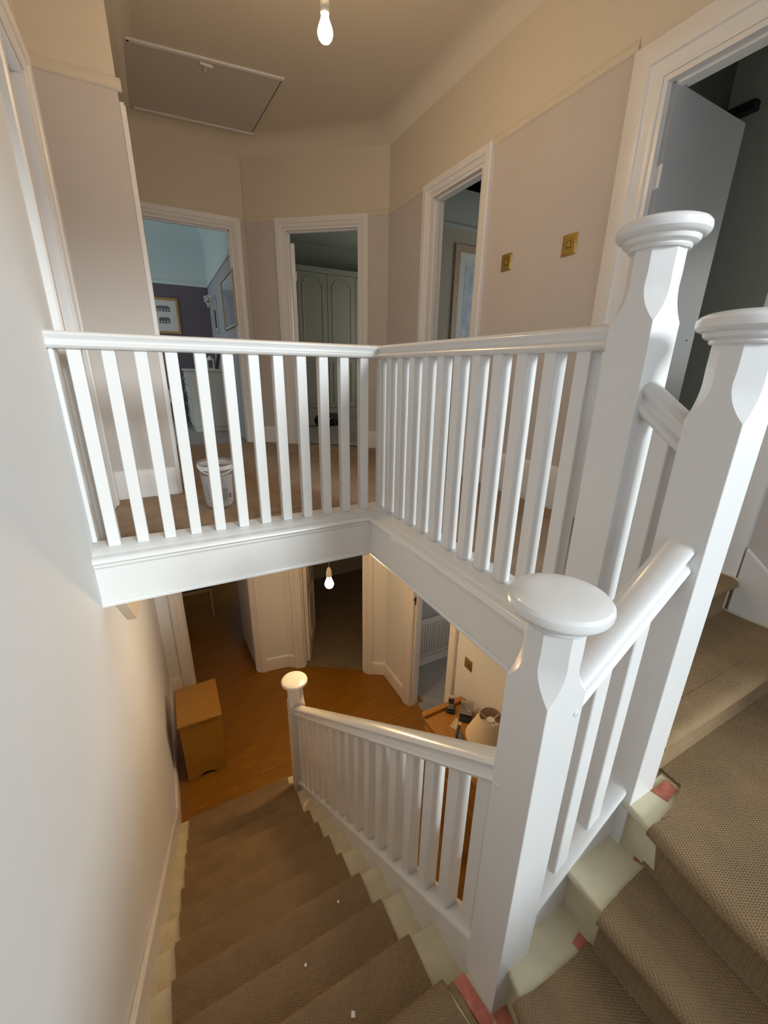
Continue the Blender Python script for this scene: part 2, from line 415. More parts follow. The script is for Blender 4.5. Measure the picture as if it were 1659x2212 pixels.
struct(mb.build('ceiling', CREAM))
# wall behind the viewer with the stair window
wall('wall_back', (0, YB), (XW, YB), ZF-.1, ZCV+.02, 0.12, [(0.30, 2.40, -0.10, 2.30)], None, mats=[WELLW, CREAM], s_ext=(.14, .11))
mb = MB()
for (x0,x1,z0,z1) in ((.30,.35,-.10,2.30),(2.35,2.40,-.10,2.30),(.35,2.35,-.10,-.05),(.35,2.35,2.25,2.30),(1.335,1.365,-.05,2.25)):
    mb.box(x0,x1,YB-.09,YB-.04,z0,z1)
win = struct(mb.build('window_1', GLOSS, bevel=.004))
MB().box(.35,2.35,YB-.068,YB-.064,-.05,2.25).build('pane', GLASS, win)
mb = MB()
for (y0,y1,z0,z1) in ((-2.92,-2.87,.40,2.20),(-1.97,-1.92,.40,2.20),(-2.87,-1.97,.40,.45),(-2.87,-1.97,2.15,2.20)):
    mb.box(XW+.04,XW+.09,y0,y1,z0,z1)
win_added = struct(mb.build('window_added', GLOSS, bevel=.004))  # unseen window added to let extra light onto the left wall
MB().box(XW+.063,XW+.067,-2.87,-1.97,.45,2.15).build('pane', GLASS, win_added)

# ------------------------------------------------------------------ landing floor, carpet
mb = MB()
mb.box(-1.7, 5.2, 0.09, 5.6, ZU+.012, ZL-.012)
mb.box(XR+.115, 5.2, -1.195, 0.09, ZU+.012, ZL-.012)
struct(mb.build('floor_landing', UNDERLAY))
mb = MB()   # ceiling of the hall below the landing
mb.box(-1.7, 5.2, -.075, 5.6, ZU, ZU+.012); mb.box(XR-.075, 5.2, -1.28, -.075, ZU, ZU+.012)
struct(mb.build('ceiling_lower', CREAM))
# carpet on the landing, edges held back from base rail and skirting
def ragged(pts, step=.06, amp=.005):
    out = []
    for i in range(len(pts)):
        a, b = Vector(pts[i]), Vector(pts[(i+1) % len(pts)])
        n = max(1, int((b-a).length/step))
        for k in range(n):
            p = a.lerp(b, k/n); out.append((p.x+random.uniform(-amp, amp), p.y+random.uniform(-amp, amp)))
    return out
cp = ragged([(.012,.105),(XR+.135,.105),(XR+.135,-1.245),(XW-.045,-1.245),(XW-.045,1.93),(1.35,2.85),(K2[0]-.1,YFAR+.06),(XP+.04,YFAR+.06),(XP+.03,.985),(.02,.985)])
mb = MB(); mb.prism_z(cp, ZL-.0119, ZL)
landing_carpet = tag(mb.build('landing_carpet', LANDCARPET), 'brown-beige loop pile carpet with ragged cut edges covering the upstairs landing floor', 'carpet')
# loose seam strip cut into the carpet near the well
mb = MB(); mb.prism_z(ragged([(.72,.300),(1.02,.335),(1.02,.342),(.72,.308)], .03, .002), ZL, ZL+.0015)
mb.build('seam', UNDERLAY, landing_carpet)

# skirtings upstairs
skirting('baseboard_right', RA, RB, oD[1]+.145, oC[0]-.083, ZL-.012, .27)
skirting('baseboard_right_far', RA, RB, oC[1]+.083, RB[1]-RA[1], ZL-.012, .19, mit=(0, -.35))
skirting('baseboard_angled', K1, K2, 0, oB[0]-.083, ZL-.012, .19, mit=(.35, 0)); skirting('baseboard_angled_far', K1, K2, oB[1]+.083, LA-.01, ZL-.012, .19)
skirting('baseboard_return', (XP, 1.0), (0, 1.0), 0.0, XP-.02, ZL-.012, .19)
# casing edge standing on the corner of the return wall (side doorway seen edge-on)
mb = MB(); mb.box(XP, XP+.020, 1.0-.004, 1.10, ZL-.012, 2.02); mb.box(XP, XP+.026, 1.02, 1.06, ZL-.012, 2.02)
struct(mb.build('trim_13', TRIMW, bevel=.003))
# room behind the left doorway (flush door standing a little way in)
mb = MB()
mb.box(-1.25,-.14,.02,.1,ZL-.1,2.5); mb.box(-1.25,-.14,.9,1.0,ZL-.1,2.5); mb.box(-1.3,-1.25,.02,1.0,ZL-.1,2.5); mb.box(-1.3,-.14,.02,1.0,2.45,2.5)
struct(mb.build('wall_left_room', LILAC))

# ------------------------------------------------------------------ rooms beyond the landing
def room(name, x0, x1, y0, y1, z0, z1, mats, skip=(), split=None, t=.06):
    """closed room shell, walls outside the given inner box; skip names sides left open (another wall closes them)"""
    sides = {'w': (x0-t,x0,y0-t,y1+t), 'e': (x1,x1+t,y0-t,y1+t), 's': (x0,x1,y0-t,y0), 'n': (x0,x1,y1,y1+t)}
    for k, (a,b,c,d) in sides.items():
        if k in skip: continue
        mb = MB()
        if split: mb.box(a,b,c,d,z0,split,0); mb.box(a,b,c,d,split,z1,1)
        else: mb.box(a,b,c,d,z0,z1,0)
        nm = {'w':'left','e':'right','s':'near','n':'far'}[k]
        struct(mb.build('wall_%s_%s' % (name, nm), mats))
    mb = MB(); mb.box(x0-t,x1+t,y0-t,y1+t,z1,z1+.04); struct(mb.build('ceiling_'+name, mats[1]))
# room A : plum far wall, grey side wall, white above the rail
ZSA = 1.875
room('bedroom', -1.4, 1.18, YFAR+.1, 5.2, ZL-.02, 2.62, [BEDWALL, BEDTOP], skip=('s','n'), split=ZSA)
mb = MB(); mb.box(-1.46,1.24,5.2,5.26,ZL-.02,ZSA,0); mb.box(-1.46,1.24,5.2,5.26,ZSA,2.62,1)
struct(mb.build('wall_bedroom_far', [PURPLE, BEDTOP]))
mb = MB(); mb.box(-1.4,1.18,5.18,5.2,ZSA-.03,ZSA+.02); mb.box(1.16,1.18,3.0,5.18,ZSA-.03,ZSA+.02)
struct(mb.build('trim_14', BEDTOP, bevel=.006))
mb = MB(); cv=[(0,0)]+[(.22-.22*math.sin(t*PI/12),.22-.22*math.cos(t*PI/12)) for t in range(7)]
mb.prism_x([(5.2-a, 2.62-b) for a,b in cv], -1.4, 1.18); mb.prism_y([(1.18-a, 2.62-b) for a,b in cv], 3.0, 5.2)
struct(mb.build('trim_15', BEDTOP, smooth=40))
mb = MB(); mb.box(-1.46,1.24,YFAR+.06,5.26,ZL-.0119,ZL-.001); struct(mb.build('floor_bedroom', GREYCARPET))
# room B : fitted wardrobes
mb = MB(); mb.box(1.24,1.30,2.99,5.2,ZL-.02,2.62); struct(mb.build('wall_wardrobe_room_left', WARDROOM))
mb = MB(); mb.box(5.0,5.06,2.4,5.2,ZL-.02,2.62); struct(mb.build('wall_wardrobe_room_right', WARDROOM))
mb = MB(); mb.box(2.58,5.06,2.4,2.46,ZL-.02,2.62,0); struct(mb.build('wall_wardrobe_room_near', WARDROOM))
mb = MB(); mb.box(1.24,5.06,5.2,5.26,ZL-.02,2.62); struct(mb.build('wall_wardrobe_room_far', WARDROOM))
mb = MB(); mb.prism_z([(1.24,3.0),(1.42,2.95),(2.56,2.02),(5.06,2.02),(5.06,5.26),(1.24,5.26)],2.62,2.66); struct(mb.build('ceiling_wardrobe_room', WARDROOM))
mb = MB(); mb.prism_z([(1.42,2.97),(1.30,3.0),(1.30,5.26),(5.06,5.26),(5.06,2.4),(2.6,2.4),(2.5,2.05)], ZL-.0119, ZL-.001); struct(mb.build('floor_wardrobe_room', GREYCARPET))
# room C
mb = MB(); mb.box(XW+.11,5.06,2.34,2.40,ZL-.02,2.27,0); mb.box(XW+.11,5.06,2.34,2.40,2.27,2.62,1); struct(mb.build('wall_front_room_far', [ROOMC, ROOMCTOP]))
mb = MB(); mb.box(5.0,5.06,-.0,2.4,ZL-.02,2.62); struct(mb.build('wall_front_room_right', ROOMC))
mb = MB(); mb.box(XW+.11,5.06,-.06,0.0,ZL-.02,2.62,0); struct(mb.build('wall_front_room_near', ROOMC))
mb = MB(); mb.box(XW+.1,5.06,-.06,2.4,2.62,2.66); struct(mb.build('ceiling_front_room', ROOMCTOP))
mb = MB(); mb.box(XW+.11,5.0,2.325,2.34,2.245,2.285); struct(mb.build('trim_16', ROOMCTOP, bevel=.004))
mb = MB(); mb.box(XW+.06,5.06,0.0,2.4,ZL-.0119,ZL-.001); struct(mb.build('floor_front_room', DARKCARPET))
# room D (dim)
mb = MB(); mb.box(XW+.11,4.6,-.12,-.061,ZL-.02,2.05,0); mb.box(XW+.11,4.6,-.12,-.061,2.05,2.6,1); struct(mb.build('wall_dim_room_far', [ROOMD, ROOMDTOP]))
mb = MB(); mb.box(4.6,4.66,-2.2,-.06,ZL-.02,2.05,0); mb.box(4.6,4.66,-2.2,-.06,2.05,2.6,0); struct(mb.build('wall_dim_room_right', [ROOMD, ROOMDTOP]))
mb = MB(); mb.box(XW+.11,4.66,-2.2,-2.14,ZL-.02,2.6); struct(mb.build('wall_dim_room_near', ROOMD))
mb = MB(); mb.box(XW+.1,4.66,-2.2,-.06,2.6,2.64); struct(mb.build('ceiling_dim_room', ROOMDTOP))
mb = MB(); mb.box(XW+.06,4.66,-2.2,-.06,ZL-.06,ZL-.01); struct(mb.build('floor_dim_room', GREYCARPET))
mb = MB(); mb.box(3.72,3.80,-.6,-.12,ZL-.02,2.6); struct(mb.build('wall_dim_room_partition', ROOMD))

# ------------------------------------------------------------------ landing balustrade
HR = [(-.026,0),(.026,0),(.034,.005),(.038,.013),(.034,.021),(.027,.025),(.025,.031),(.027,.037),(.033,.043),(.035,.050),(.030,.057),(.018,.062),(0,.064),(-.018,.062),(-.030,.057),(-.035,.050),(-.033,.043),(-.027,.037),(-.025,.031),(-.027,.025),(-.034,.021),(-.038,.013),(-.034,.005)]
def rail_rings(path, prof, vs=1.0, ws=1.0):
    """sweep in plan with mitres; z follows the path, profile v stays vertical"""
    rings = []; n = len(path)
    for i, p in enumerate(path):
        d1 = unit(path[i-1][:2], p[:2])[0] if i > 0 else unit(p[:2], path[1][:2])[0]
        d2 = unit(p[:2], path[i+1][:2])[0] if i < n-1 else d1
        n1 = (-d1[1], d1[0]); n2 = (-d2[1], d2[0]); c = 1+n1[0]*n2[0]+n1[1]*n2[1]
        m = ((n1[0]+n2[0])/c, (n1[1]+n2[1])/c)
        rings.append([(p[0]+m[0]*u*ws, p[1]+m[1]*u*ws, p[2]+v*vs) for u, v in prof])
    return rings
ZT = 0.80
lb = thing('landing_balustrade', 'white gloss landing balustrade with square balusters around two sides of the stairwell', 'balustrade', (XR, 0, 0))
def localise(o, root):
    o.matrix_parent_inverse = Matrix.Translation(-Vector(root.location)); return o
def part(mb, name, m, root, **k):
    """mesh given in world coordinates, parented to an unrotated empty"""
    o = mb.build(name, m, root, **k); o.matrix_parent_inverse = root.matrix_world.inverted() if root.rotation_euler[2] else Matrix.Translation(-root.location)
    return o
mb = MB(); mb.loft(rail_rings([(0.0, BW/2, ZT), (XR+BW/2, BW/2, ZT), (XR+BW/2, -1.281, ZT)], HR, 1.0, 1.12))
part(mb, 'handrail', GLOSS, lb, smooth=40)
# base: capping with nose moulding, fascia board, bead (profile: d outward to the well, z)
def well_loft(prof, x_from=0.0, y_to=-1.384):
    return MB().loft([[(x_from,-d,z) for d,z in prof], [(XR-d,-d,z) for d,z in prof], [(XR-d,y_to,z) for d,z in prof]])
part(well_loft([(-.095,-.055),(-.095,0),(.052,0),(.060,-.006),(.074,-.010),(.086,-.010),(.096,-.014),(.103,-.022),(.105,-.030),(.100,-.037),(.090,-.040),(.060,-.040)]), 'base_capping', GLOSS, lb, smooth=40)
part(well_loft([(.055,-.040),(.091,-.040),(.091,-.052),(.088,-.055),(.086,-.060),(.084,-.062),(.084,-.222),(.088,-.224),(.055,-.232)]), 'fascia_board', GLOSS, lb, smooth=30)
part(well_loft([(.06,-.218),(.088,-.218),(.094,-.224),(.095,-.231),(.092,-.238),(.086,-.240),(.060,-.240)]), 'bottom_bead', GLOSS, lb, smooth=40)
bal = MB().box(-BW/2, BW/2, -BW/2, BW/2, 0, ZT+.004).build('baluster', GLOSS, lb, bevel=.004)
first = True
def put_bal(x, y):
    global first
    loc = (x-XR, y, 0)
    if first: bal.location = loc; first = False
    else: dup(bal, lb, loc)
for i in range(12): put_bal(0.0536+.1093*i+BW/2, BW/2)
for j in range(12): put_bal(XR+BW/2, -.0158-.1099*j+BW/2)
# half batten where the rail dies into the wall
mb = MB(); mb.box(0.0, .020, -.012, .058, .03, ZT); 
part(mb, 'wall_batten', GLOSS, lb, bevel=.008, segs=3)

# ------------------------------------------------------------------ newel posts
NW = 0.106
def newel(name, label, x, y, zbot, zcap, pegs):
    r = thing(name, label, 'newel post', (x, y, zbot), 0, 'newel posts of the staircase')
    hw = NW/2; top = zcap-.040-zbot; cmax = .0345
    lv = [(0, .0012), (top-.150, .0012)]
    for k in range(1, 9):
        t = k/8; lv.append((top-.150+.075*t, .0012+cmax*(1-(1-t)**2)))
    lv += [(top-.05, cmax*.985), (top+.006, cmax)]
    rings = []
    for z, c in lv:
        rings.append([(hw,-hw+c,z),(hw,hw-c,z),(hw-c,hw,z),(-hw+c,hw,z),(-hw,hw-c,z),(-hw,-hw+c,z),(-hw+c,-hw,z),(hw-c,-hw,z)])
    MB().loft(rings).build('post', GLOSS, r, smooth=22)
    R_ = .0934; z0 = top
    prof = [(.040,z0-.002),(.061,z0-.002),(.064,z0+.002),(.063,z0+.006),(.069,z0+.008),(.074,z0+.011),(.077,z0+.016),(.0775,z0+.020),(.083,z0+.021),(.088,z0+.024),(.092,z0+.029),(R_,z0+.036),(.092,z0+.044),(.087,z0+.050),(.076,z0+.055),(.055,z0+.059),(.03,z0+.0605),(.002,z0+.061)]
    MB().lathe((0,0,0), prof, 48).build('cap', GLOSS, r, smooth=25)
    for (axis, a, z) in pegs:
        mb = MB(); z -= zbot
        ring = [[], [], []]
        for k in range(14):
            t = 2*PI*k/14
            for q, (rr, dd) in enumerate(((.0078, -.004), (.0078, .0012), (.0060, .0024))):
                if axis == 'x': ring[q].append((-hw-dd, a-y+rr*math.cos(t), z+rr*math.sin(t)))
                else: ring[q].append((a-x+rr*math.cos(t), -hw-dd, z+rr*math.sin(t)))
        mb.loft(ring); mb.build('peg', GLOSS, r, smooth=40)
    return r
P1 = (0.942, -1.562); P2 = (1.388, -1.552); P3 = (1.388, -1.333); P0 = (0.912, 0.40)
newel('newel_post', 'nearest white newel post with flat round cap seen from above, lowest of the near three', *P1, ZL-RISE*5-.10, .348, [('x', -1.527, -.134), ('y', .978, .112)])
newel('newel_post', 'white newel post at the right edge of the picture, its cap cut by the frame', *P2, ZC-.30, .845, [('x', -1.515, .629)])
newel('newel_post', 'tall white newel post where the landing handrail ends, in front of the open grey door', *P3, ZL-.55, 1.049, [('x', -1.300, .848), ('x', -1.372, .699)])
newel('newel_post', 'small far newel post at the foot of the stairs in the hall below', *P0, zstep(11)-.012, -1.37, [])

# ------------------------------------------------------------------ sloping balustrades
SL = 0.79
def slope_rail(root, a, b, name='handrail', prof=HR, ws=1.0, vs=1.25, m=None):
    mb = MB(); mb.loft(rail_rings([a, b], prof, vs, ws)); return part(mb, name, m or GLOSS, root, smooth=40)
mbal = thing('main_flight_balustrade', 'white balustrade with sloping handrail down the main flight to the hall', 'balustrade', (P1[0], P1[1], -1.0))
def xm(y): t = (y-P1[1])/(P0[1]-P1[1]); return P1[0]+(P0[0]-P1[0])*t
ya, yb_ = P1[1]+NW/2-.002, P0[1]-NW/2+.002
zr = lambda y: -.110-.081-SL*(y+1.48)            # underside of the handrail
zs = lambda y: -.790-.82*(y+1.47)                # top of the string capping
slope_rail(mbal, (xm(ya), ya, zr(ya)), (xm(yb_), yb_, zr(yb_)))
CAPP = [(-.034,-.022),(.034,-.022),(.038,-.014),(.036,-.005),(.028,0),(-.028,0),(-.036,-.005),(-.038,-.014)]
slope_rail(mbal, (xm(ya), ya, zs(ya)), (xm(yb_), yb_, zs(yb_)), 'string_capping', CAPP, 1.0, 1.2)
mb = MB()
mb.loft([[(xm(y)-.024, y, zs(y)-.02), (xm(y)+.024, y, zs(y)-.02), (xm(y)+.024, y, zs(y)-.30), (xm(y)-.024, y, zs(y)-.30)] for y in (ya, yb_)])
part(mb, 'string_board', GLOSS, mbal, bevel=.003)
nb = 17
pitchb = (yb_-ya)/(nb+.0)
for k in range(nb):
    y = ya + pitchb*(k+.5) - .004
    mb = MB(); x = xm(y); h = .0235
    v = [(x-h,y-h,zs(y-h)-.006),(x+h,y-h,zs(y-h)-.006),(x+h,y+h,zs(y+h)-.006),(x-h,y+h,zs(y+h)-.006),
         (x-h,y-h,zr(y-h)+.004),(x+h,y-h,zr(y-h)+.004),(x+h,y+h,zr(y+h)+.004),(x-h,y+h,zr(y+h)+.004)]
    mb.add(v, [(0,3,2,1),(4,5,6,7),(0,1,5,4),(1,2,6,5),(2,3,7,6),(3,0,4,7)])
    part(mb, 'baluster', GLOSS, mbal, bevel=.004)

# short flight P1 -> P2
sb = thing('short_balustrade', 'short steep piece of balustrade with two balusters between the nearest and the right newel post', 'balustrade', (P1[0], P1[1], -.7))
xa, xb = P1[0]+NW/2-.002, P2[0]-NW/2+.002
S2 = .76
zr2 = lambda x: .395-.080-S2*(1.335-x)
zs2 = lambda x: -.338-S2*(1.335-x)
yy = lambda x: P1[1]+(P2[1]-P1[1])*(x-P1[0])/(P2[0]-P1[0])
slope_rail(sb, (xa, yy(xa), zr2(xa)), (xb, yy(xb), zr2(xb)))
slope_rail(sb, (xa, yy(xa), zs2(xa)), (xb, yy(xb), zs2(xb)), 'string_capping', CAPP, 1.0, 1.2)
mb = MB(); mb.loft([[(x, yy(x)-.024, zs2(x)-.02), (x, yy(x)+.024, zs2(x)-.02), (x, yy(x)+.024, zs2(x)-.46), (x, yy(x)-.024, zs2(x)-.46)] for x in (xa, xb)])
part(mb, 'string_board', GLOSS, sb, bevel=.003)
for xc in (1.116, 1.229):
    h = .0225; y = yy(xc); mb = MB()
    v = [(xc-h,y-h,zs2(xc-h)-.006),(xc+h,y-h,zs2(xc+h)-.006),(xc+h,y+h,zs2(xc+h)-.006),(xc-h,y+h,zs2(xc-h)-.006),
         (xc-h,y-h,zr2(xc-h)+.004),(xc+h,y-h,zr2(xc+h)+.004),(xc+h,y+h,zr2(xc+h)+.004),(xc-h,y+h,zr2(xc-h)+.004)]
    mb.add(v, [(0,3,2,1),(4,5,6,7),(0,1,5,4),(1,2,6,5),(2,3,7,6),(3,0,4,7)])
    part(mb, 'baluster', GLOSS, sb, bevel=.004)
# short rise P2 -> P3
sc_ = thing('top_balustrade', 'very short handrail with a single baluster between the two upper newel posts', 'balustrade', (P3[0], P3[1], 0))
ya3, yb3 = P2[1]+NW/2-.002, P3[1]-NW/2+.002
zr3 = lambda y: .645+.72*(y+1.392)
zs3 = lambda y: .03+.72*(y+1.392)
slope_rail(sc_, (P2[0], ya3, zr3(ya3)), (P2[0], yb3, zr3(yb3)))
slope_rail(sc_, (P2[0], ya3, zs3(ya3)), (P2[0], yb3, zs3(yb3)), 'string_capping', CAPP, 1.0, 1.2)
mb = MB(); mb.loft([[(P2[0]-.024, y, zs3(y)-.02), (P2[0]+.024, y, zs3(y)-.02), (P2[0]+.024, y, -1.0), (P2[0]-.024, y, -1.0)] for y in (ya3, yb3)])
part(mb, 'string_board', GLOSS, sc_)
y = (ya3+yb3)/2; h = .0225; mb = MB()
mb.box(P2[0]-h, P2[0]+h, y-h, y+h, zs3(y)-.02, zr3(y)+.02); part(mb, 'baluster', GLOSS, sc_, bevel=.004)
# plastered spandrels closing the space under the upper steps and under the main string
mb = MB(); mb.box(P2[0]-.012, P2[0]+.012, P2[1]+.02, P3[1]+.05, ZF, -.99); mb.box(P1[0]+.05, P2[0], P1[1]+.024, P1[1]+.044, ZF, -.98)
struct(mb.build('wall_under_stairs', WELLW))

# ------------------------------------------------------------------ staircase: timber steps, strings
st = thing('staircase', 'painted timber staircase with cream tread edges turning up to the landing', 'staircase', (0.45, -1.5, ZF))
def wood_step(poly_top, z, drop, mats=OLDCREAM):
    mb = MB(); mb.prism_z(poly_top, z-.036, z-.012); return part(mb, 'tread', mats, st, bevel=.006)
XS0, XS1 = 0.004, 0.93
for i in range(1, 13):
    y1 = ystep(i); y0 = ystep(i-1)-.028 if i > 1 else YB
    xr_ = XS1 if i > 1 else .975
    wood_step([(XS0, y0), (xr_, y0), (xr_, y1-.010), (XS0, y1-.010)], zstep(i), RISE)
    mb = MB(); mb.box(XS0, XS1, y1-.050, y1-.032, zstep(i)-RISE-.012, zstep(i)-.036); part(mb, 'riser', OLDCREAM, st)
# upper treads
nA = [(.922,-1.575),(.880,-1.80),(.80,YB)]; nB = [(1.135,-1.570),(1.147,-1.83),(1.15,YB)]; nC = [(1.323,-1.570),(1.299,-1.84),(1.285,YB)]
XQ = XW-.022
def upper(nose, nxt, z):
    a = [(x-.0+.010, y) for x, y in nose]; b = [(x+.052, y) for x, y in nxt]
    wood_step(a + b[::-1], z, RISE)
    mb = MB(); mb.loft([[(x+.030, y, z-RISE-.012), (x+.050, y, z-RISE-.012), (x+.050, y, z-.036), (x+.030, y, z-.036)] for x, y in nose]); part(mb, 'riser', OLDCREAM, st)
upper(nA, nB, ZA); upper(nB, nC, ZB)
yD, yE = -1.592, -1.335
wood_step([(nC[0][0]+.010, -1.585), (XQ, -1.585), (XQ, YB), (nC[2][0]+.010, YB), (nC[1][0]+.010, nC[1][1])], ZC, RISE)
mb = MB(); mb.loft([[(x+.030, y, ZC-RISE-.012), (x+.050, y, ZC-RISE-.012), (x+.050, y, ZC-.036), (x+.030, y, ZC-.036)] for x, y in nC]); part(mb, 'riser', OLDCREAM, st)
wood_step([(P2[0]+.02, yD+.010), (XQ, yD+.010), (XQ, yE+.028), (P2[0]+.02, yE+.028)], ZD, RISE)
mb = MB(); mb.box(P2[0]+.02, XQ, yD+.030, yD+.050, ZC-.012, ZD-.036); part(mb, 'riser', OLDCREAM, st)
mb = MB(); mb.box(P2[0]+.02, XQ, yE+.028, yE+.06, ZD-.012, ZL-.034); part(mb, 'riser', OLDCREAM, st)
wood_step([(P3[0]+.054, yE+.010), (XQ, yE+.010), (XQ, -1.20), (P3[0]+.054, -1.20)], ZL, RISE)
# wall string on the left wall
mb = MB(); zz = lambda y: -.845+.10-.791*(y+1.512)
mb.prism_x([(-1.60, zz(-1.60)), (.80, zz(.80)), (.80, ZF), (.55, ZF), (-1.60, zz(-1.60)-.45)], 0.0, .022); part(mb, 'wall_string', TRIMW, st, bevel=.006)
mb = MB(); mb.box(0.0, .022, YB, -1.60, zstep(1)-.1, zz(-1.60)); part(mb, 'wall_string', TRIMW, st, bevel=.006)
# wall string on the right wall beside the top steps
mb = MB(); mb.prism_x([(-1.315, ZL-.25), (-1.315, .065), (-1.62, -.175), (-1.70, -.21), (YB, -.21), (YB, ZC-.1), (-1.6, ZC-.1)], XW-.022, XW-.0005); part(mb, 'wall_string', TRIMW, st, bevel=.006)
# bare wood patches where the carpet has been cut round the newels
def patch(poly, z, m): 
    mb = MB(); mb.prism_z(poly, z-.012, z-.0085); part(mb, 'bare_wood_patch', m, st)
patch([(1.43,-1.608),(1.505,-1.608),(1.500,-1.640),(1.44,-1.648)], ZC, REDWOOD)
patch([(1.335,-1.650),(1.375,-1.640),(1.40,-1.668),(1.352,-1.690)], ZB, REDWOOD)
patch([(1.115,-1.655),(1.150,-1.648),(1.155,-1.690),(1.120,-1.695)], ZA, REDWOOD)
patch([(.835,-1.520),(.872,-1.520),(.885,-1.625),(.868,-1.650),(.845,-1.62)], zstep(1), REDWOOD)
patch([(.815,-1.520),(.835,-1.520),(.85,-1.64),(.862,-1.70),(.845,-1.72)], zstep(1), DARKWOOD)
patch([(.888,-1.618),(.935,-1.622),(.925,-1.665),(.890,-1.660)], zstep(1), REDWOOD)

# ------------------------------------------------------------------ stair carpet: one fold per step
sc = thing('stair_carpet', 'beige ribbed loop pile carpet running over the stairs, cut short of the painted edges', 'carpet', (0.45, -1.0, ZF))
def fold_y(i):
    """carpet over tread i of the main flight, wrapped round the nosing and down the riser"""
    y1 = ystep(i); z = zstep(i); yb = ystep(i-1)-.030
    outer = [(yb, z), (y1-.024, z), (y1-.012, z-.002), (y1-.003, z-.008), (y1, z-.018), (y1-.003, z-.028), (y1-.014, z-.037), (y1-.026, z-.044), (y1-.028, z-RISE+.010), (y1-.022, z-RISE)]
    inner = [(y1-.033, z-RISE), (y1-.036, z-.040), (y1-.018, z-.034), (y1-.012, z-.018), (y1-.018, z-.011), (yb, z-.0115)]
    poly = outer + inner
    xs = [.088+random.uniform(-.004,.004), .818+random.uniform(-.006,.006)]
    if i >= 10: xs[1] = min(.855, .82+.02*(i-9))
    mb = MB(); rings = []
    nseg = 10
    for k in range(nseg+1):
        x = xs[0]+(xs[1]-xs[0])*k/nseg
        dz = random.uniform(-.0012,.0012) if 0 < k < nseg else 0
        rings.append([(x, y, zz_+dz) for y, zz_ in poly])
    mb.loft(rings); part(mb, 'carpet_fold', STAIRCARPET, sc, smooth=50)
for i in range(2, 13): fold_y(i)
# quarter landing 1 (step 1): flat part + nosing
def flat_fold(poly, z): 
    mb = MB(); mb.prism_z(ragged(poly, .05, .004), z-.0118, z-.0009); part(mb, 'carpet_fold', STAIRCARPET, sc)
def nose_roll(path, z, side, drop=RISE, jag=.003):
    """carpet roll along a nosing path (plan), overhanging to `side` (unit normal sign)"""
    prof = [(.03,0),(-.014,0),(-.029,-.003),(-.040,-.010),(-.046,-.021),(-.046,-.031),(-.038,-.041),(-.026,-.050),(-.017,-.065),(-.016,-drop+.010),(-.024,-drop),(.002,-drop),(.004,-.055),(-.014,-.044),(-.030,-.032),(-.032,-.021),(-.026,-.0115),(.03,-.0115)]
    mb = MB(); rings = []
    for i, p in enumerate(path):
        a = path[max(0, i-1)]; b = path[min(len(path)-1, i+1)]
        u, _ = unit(a, b); n = (-u[1]*side, u[0]*side)
        rings.append([(p[0]-n[0]*d, p[1]-n[1]*d, z+q) for d, q in prof])
    mb.loft(rings); part(mb, 'carpet_fold', STAIRCARPET, sc, smooth=50)
def fine(path, n=8):
    out = []
    for a, b in zip(path[:-1], path[1:]):
        for k in range(n): out.append((a[0]+(b[0]-a[0])*k/n, a[1]+(b[1]-a[1])*k/n))
    return out + [path[-1]]
z1 = zstep(1)
flat_fold([(.088,-1.56),(.812,-1.56),(.845,-1.70),(.845,YB+.03),(.088,YB+.03)], z1)
nose_roll(fine([(.088,-1.545),(.812,-1.545)]), z1, 1)
# treads A, B: nosings run along Y, overhang towards -X
def nshift(nose, y_start, off): 
    pts = []
    for (x, y) in nose: pts.append((x+off, min(y, y_start)))
    return pts
flat_fold([(.955,-1.675),(1.155,-1.675),(1.172,-1.85),(1.172,YB+.03),(.84,YB+.03),(.915,-1.80)], ZA)
nose_roll(fine([(.940,-1.672),(.913,-1.80),(.833,YB+.03)]), ZA, -1)
flat_fold([(1.168,-1.688),(1.345,-1.680),(1.325,-1.84),(1.31,YB+.03),(1.182,YB+.03),(1.178,-1.83)], ZB)
nose_roll(fine([(1.170,-1.686),(1.180,-1.83),(1.183,YB+.03)]), ZB, -1)
flat_fold([(1.372,-1.668),(1.44,-1.662),(1.515,-1.640),(1.52,-1.565),(XQ-.002,-1.565),(XQ-.002,YB+.03),(1.315,YB+.03),(1.33,-1.84)], ZC)
nose_roll(fine([(1.362,-1.672),(1.335,-1.84),(1.318,YB+.03)]), ZC, -1)
flat_fold([(P2[0]+.062,yD+.04),(2.385,yD+.04),(2.385,yE+.03),(P2[0]+.062,yE+.03)], ZD)
nose_roll(fine([(P2[0]+.060,yD+.034),(2.40,yD+.034)]), ZD, -1)
nose_roll(fine([(P3[0]+.062,yE+.034),(2.375,yE+.034)]), ZL, -1)
flat_fold([(P3[0]+.064,yE+.045),(2.375,yE+.045),(2.375,-1.25),(P3[0]+.064,-1.25)], ZL)
# white plaster crumbs on the carpet
for (x, y, i, q, lb_) in ((.545,-1.42,2,.012,'larger white plaster crumb of the pair on the second tread down'),(.585,-1.40,2,.009,'smaller white plaster crumb beside the larger one on the second tread down'),(.51,-1.17,3,.006,'white plaster crumb alone on the third tread down'),(.70,-.98,4,.006,'white plaster crumb towards the balustrade on the fourth tread down')):
    mb = MB(); mb.prism_z([(x-q,y-q*.4),(x-q*.2,y+q),(x+q*.7,y+q*.3),(x+q*.3,y-q)], zstep(i)+.0003, zstep(i)+.003)
    tag(mb.build('plaster_crumb', TUBPAINT), lb_, 'crumb', 'plaster crumbs on the stairs')

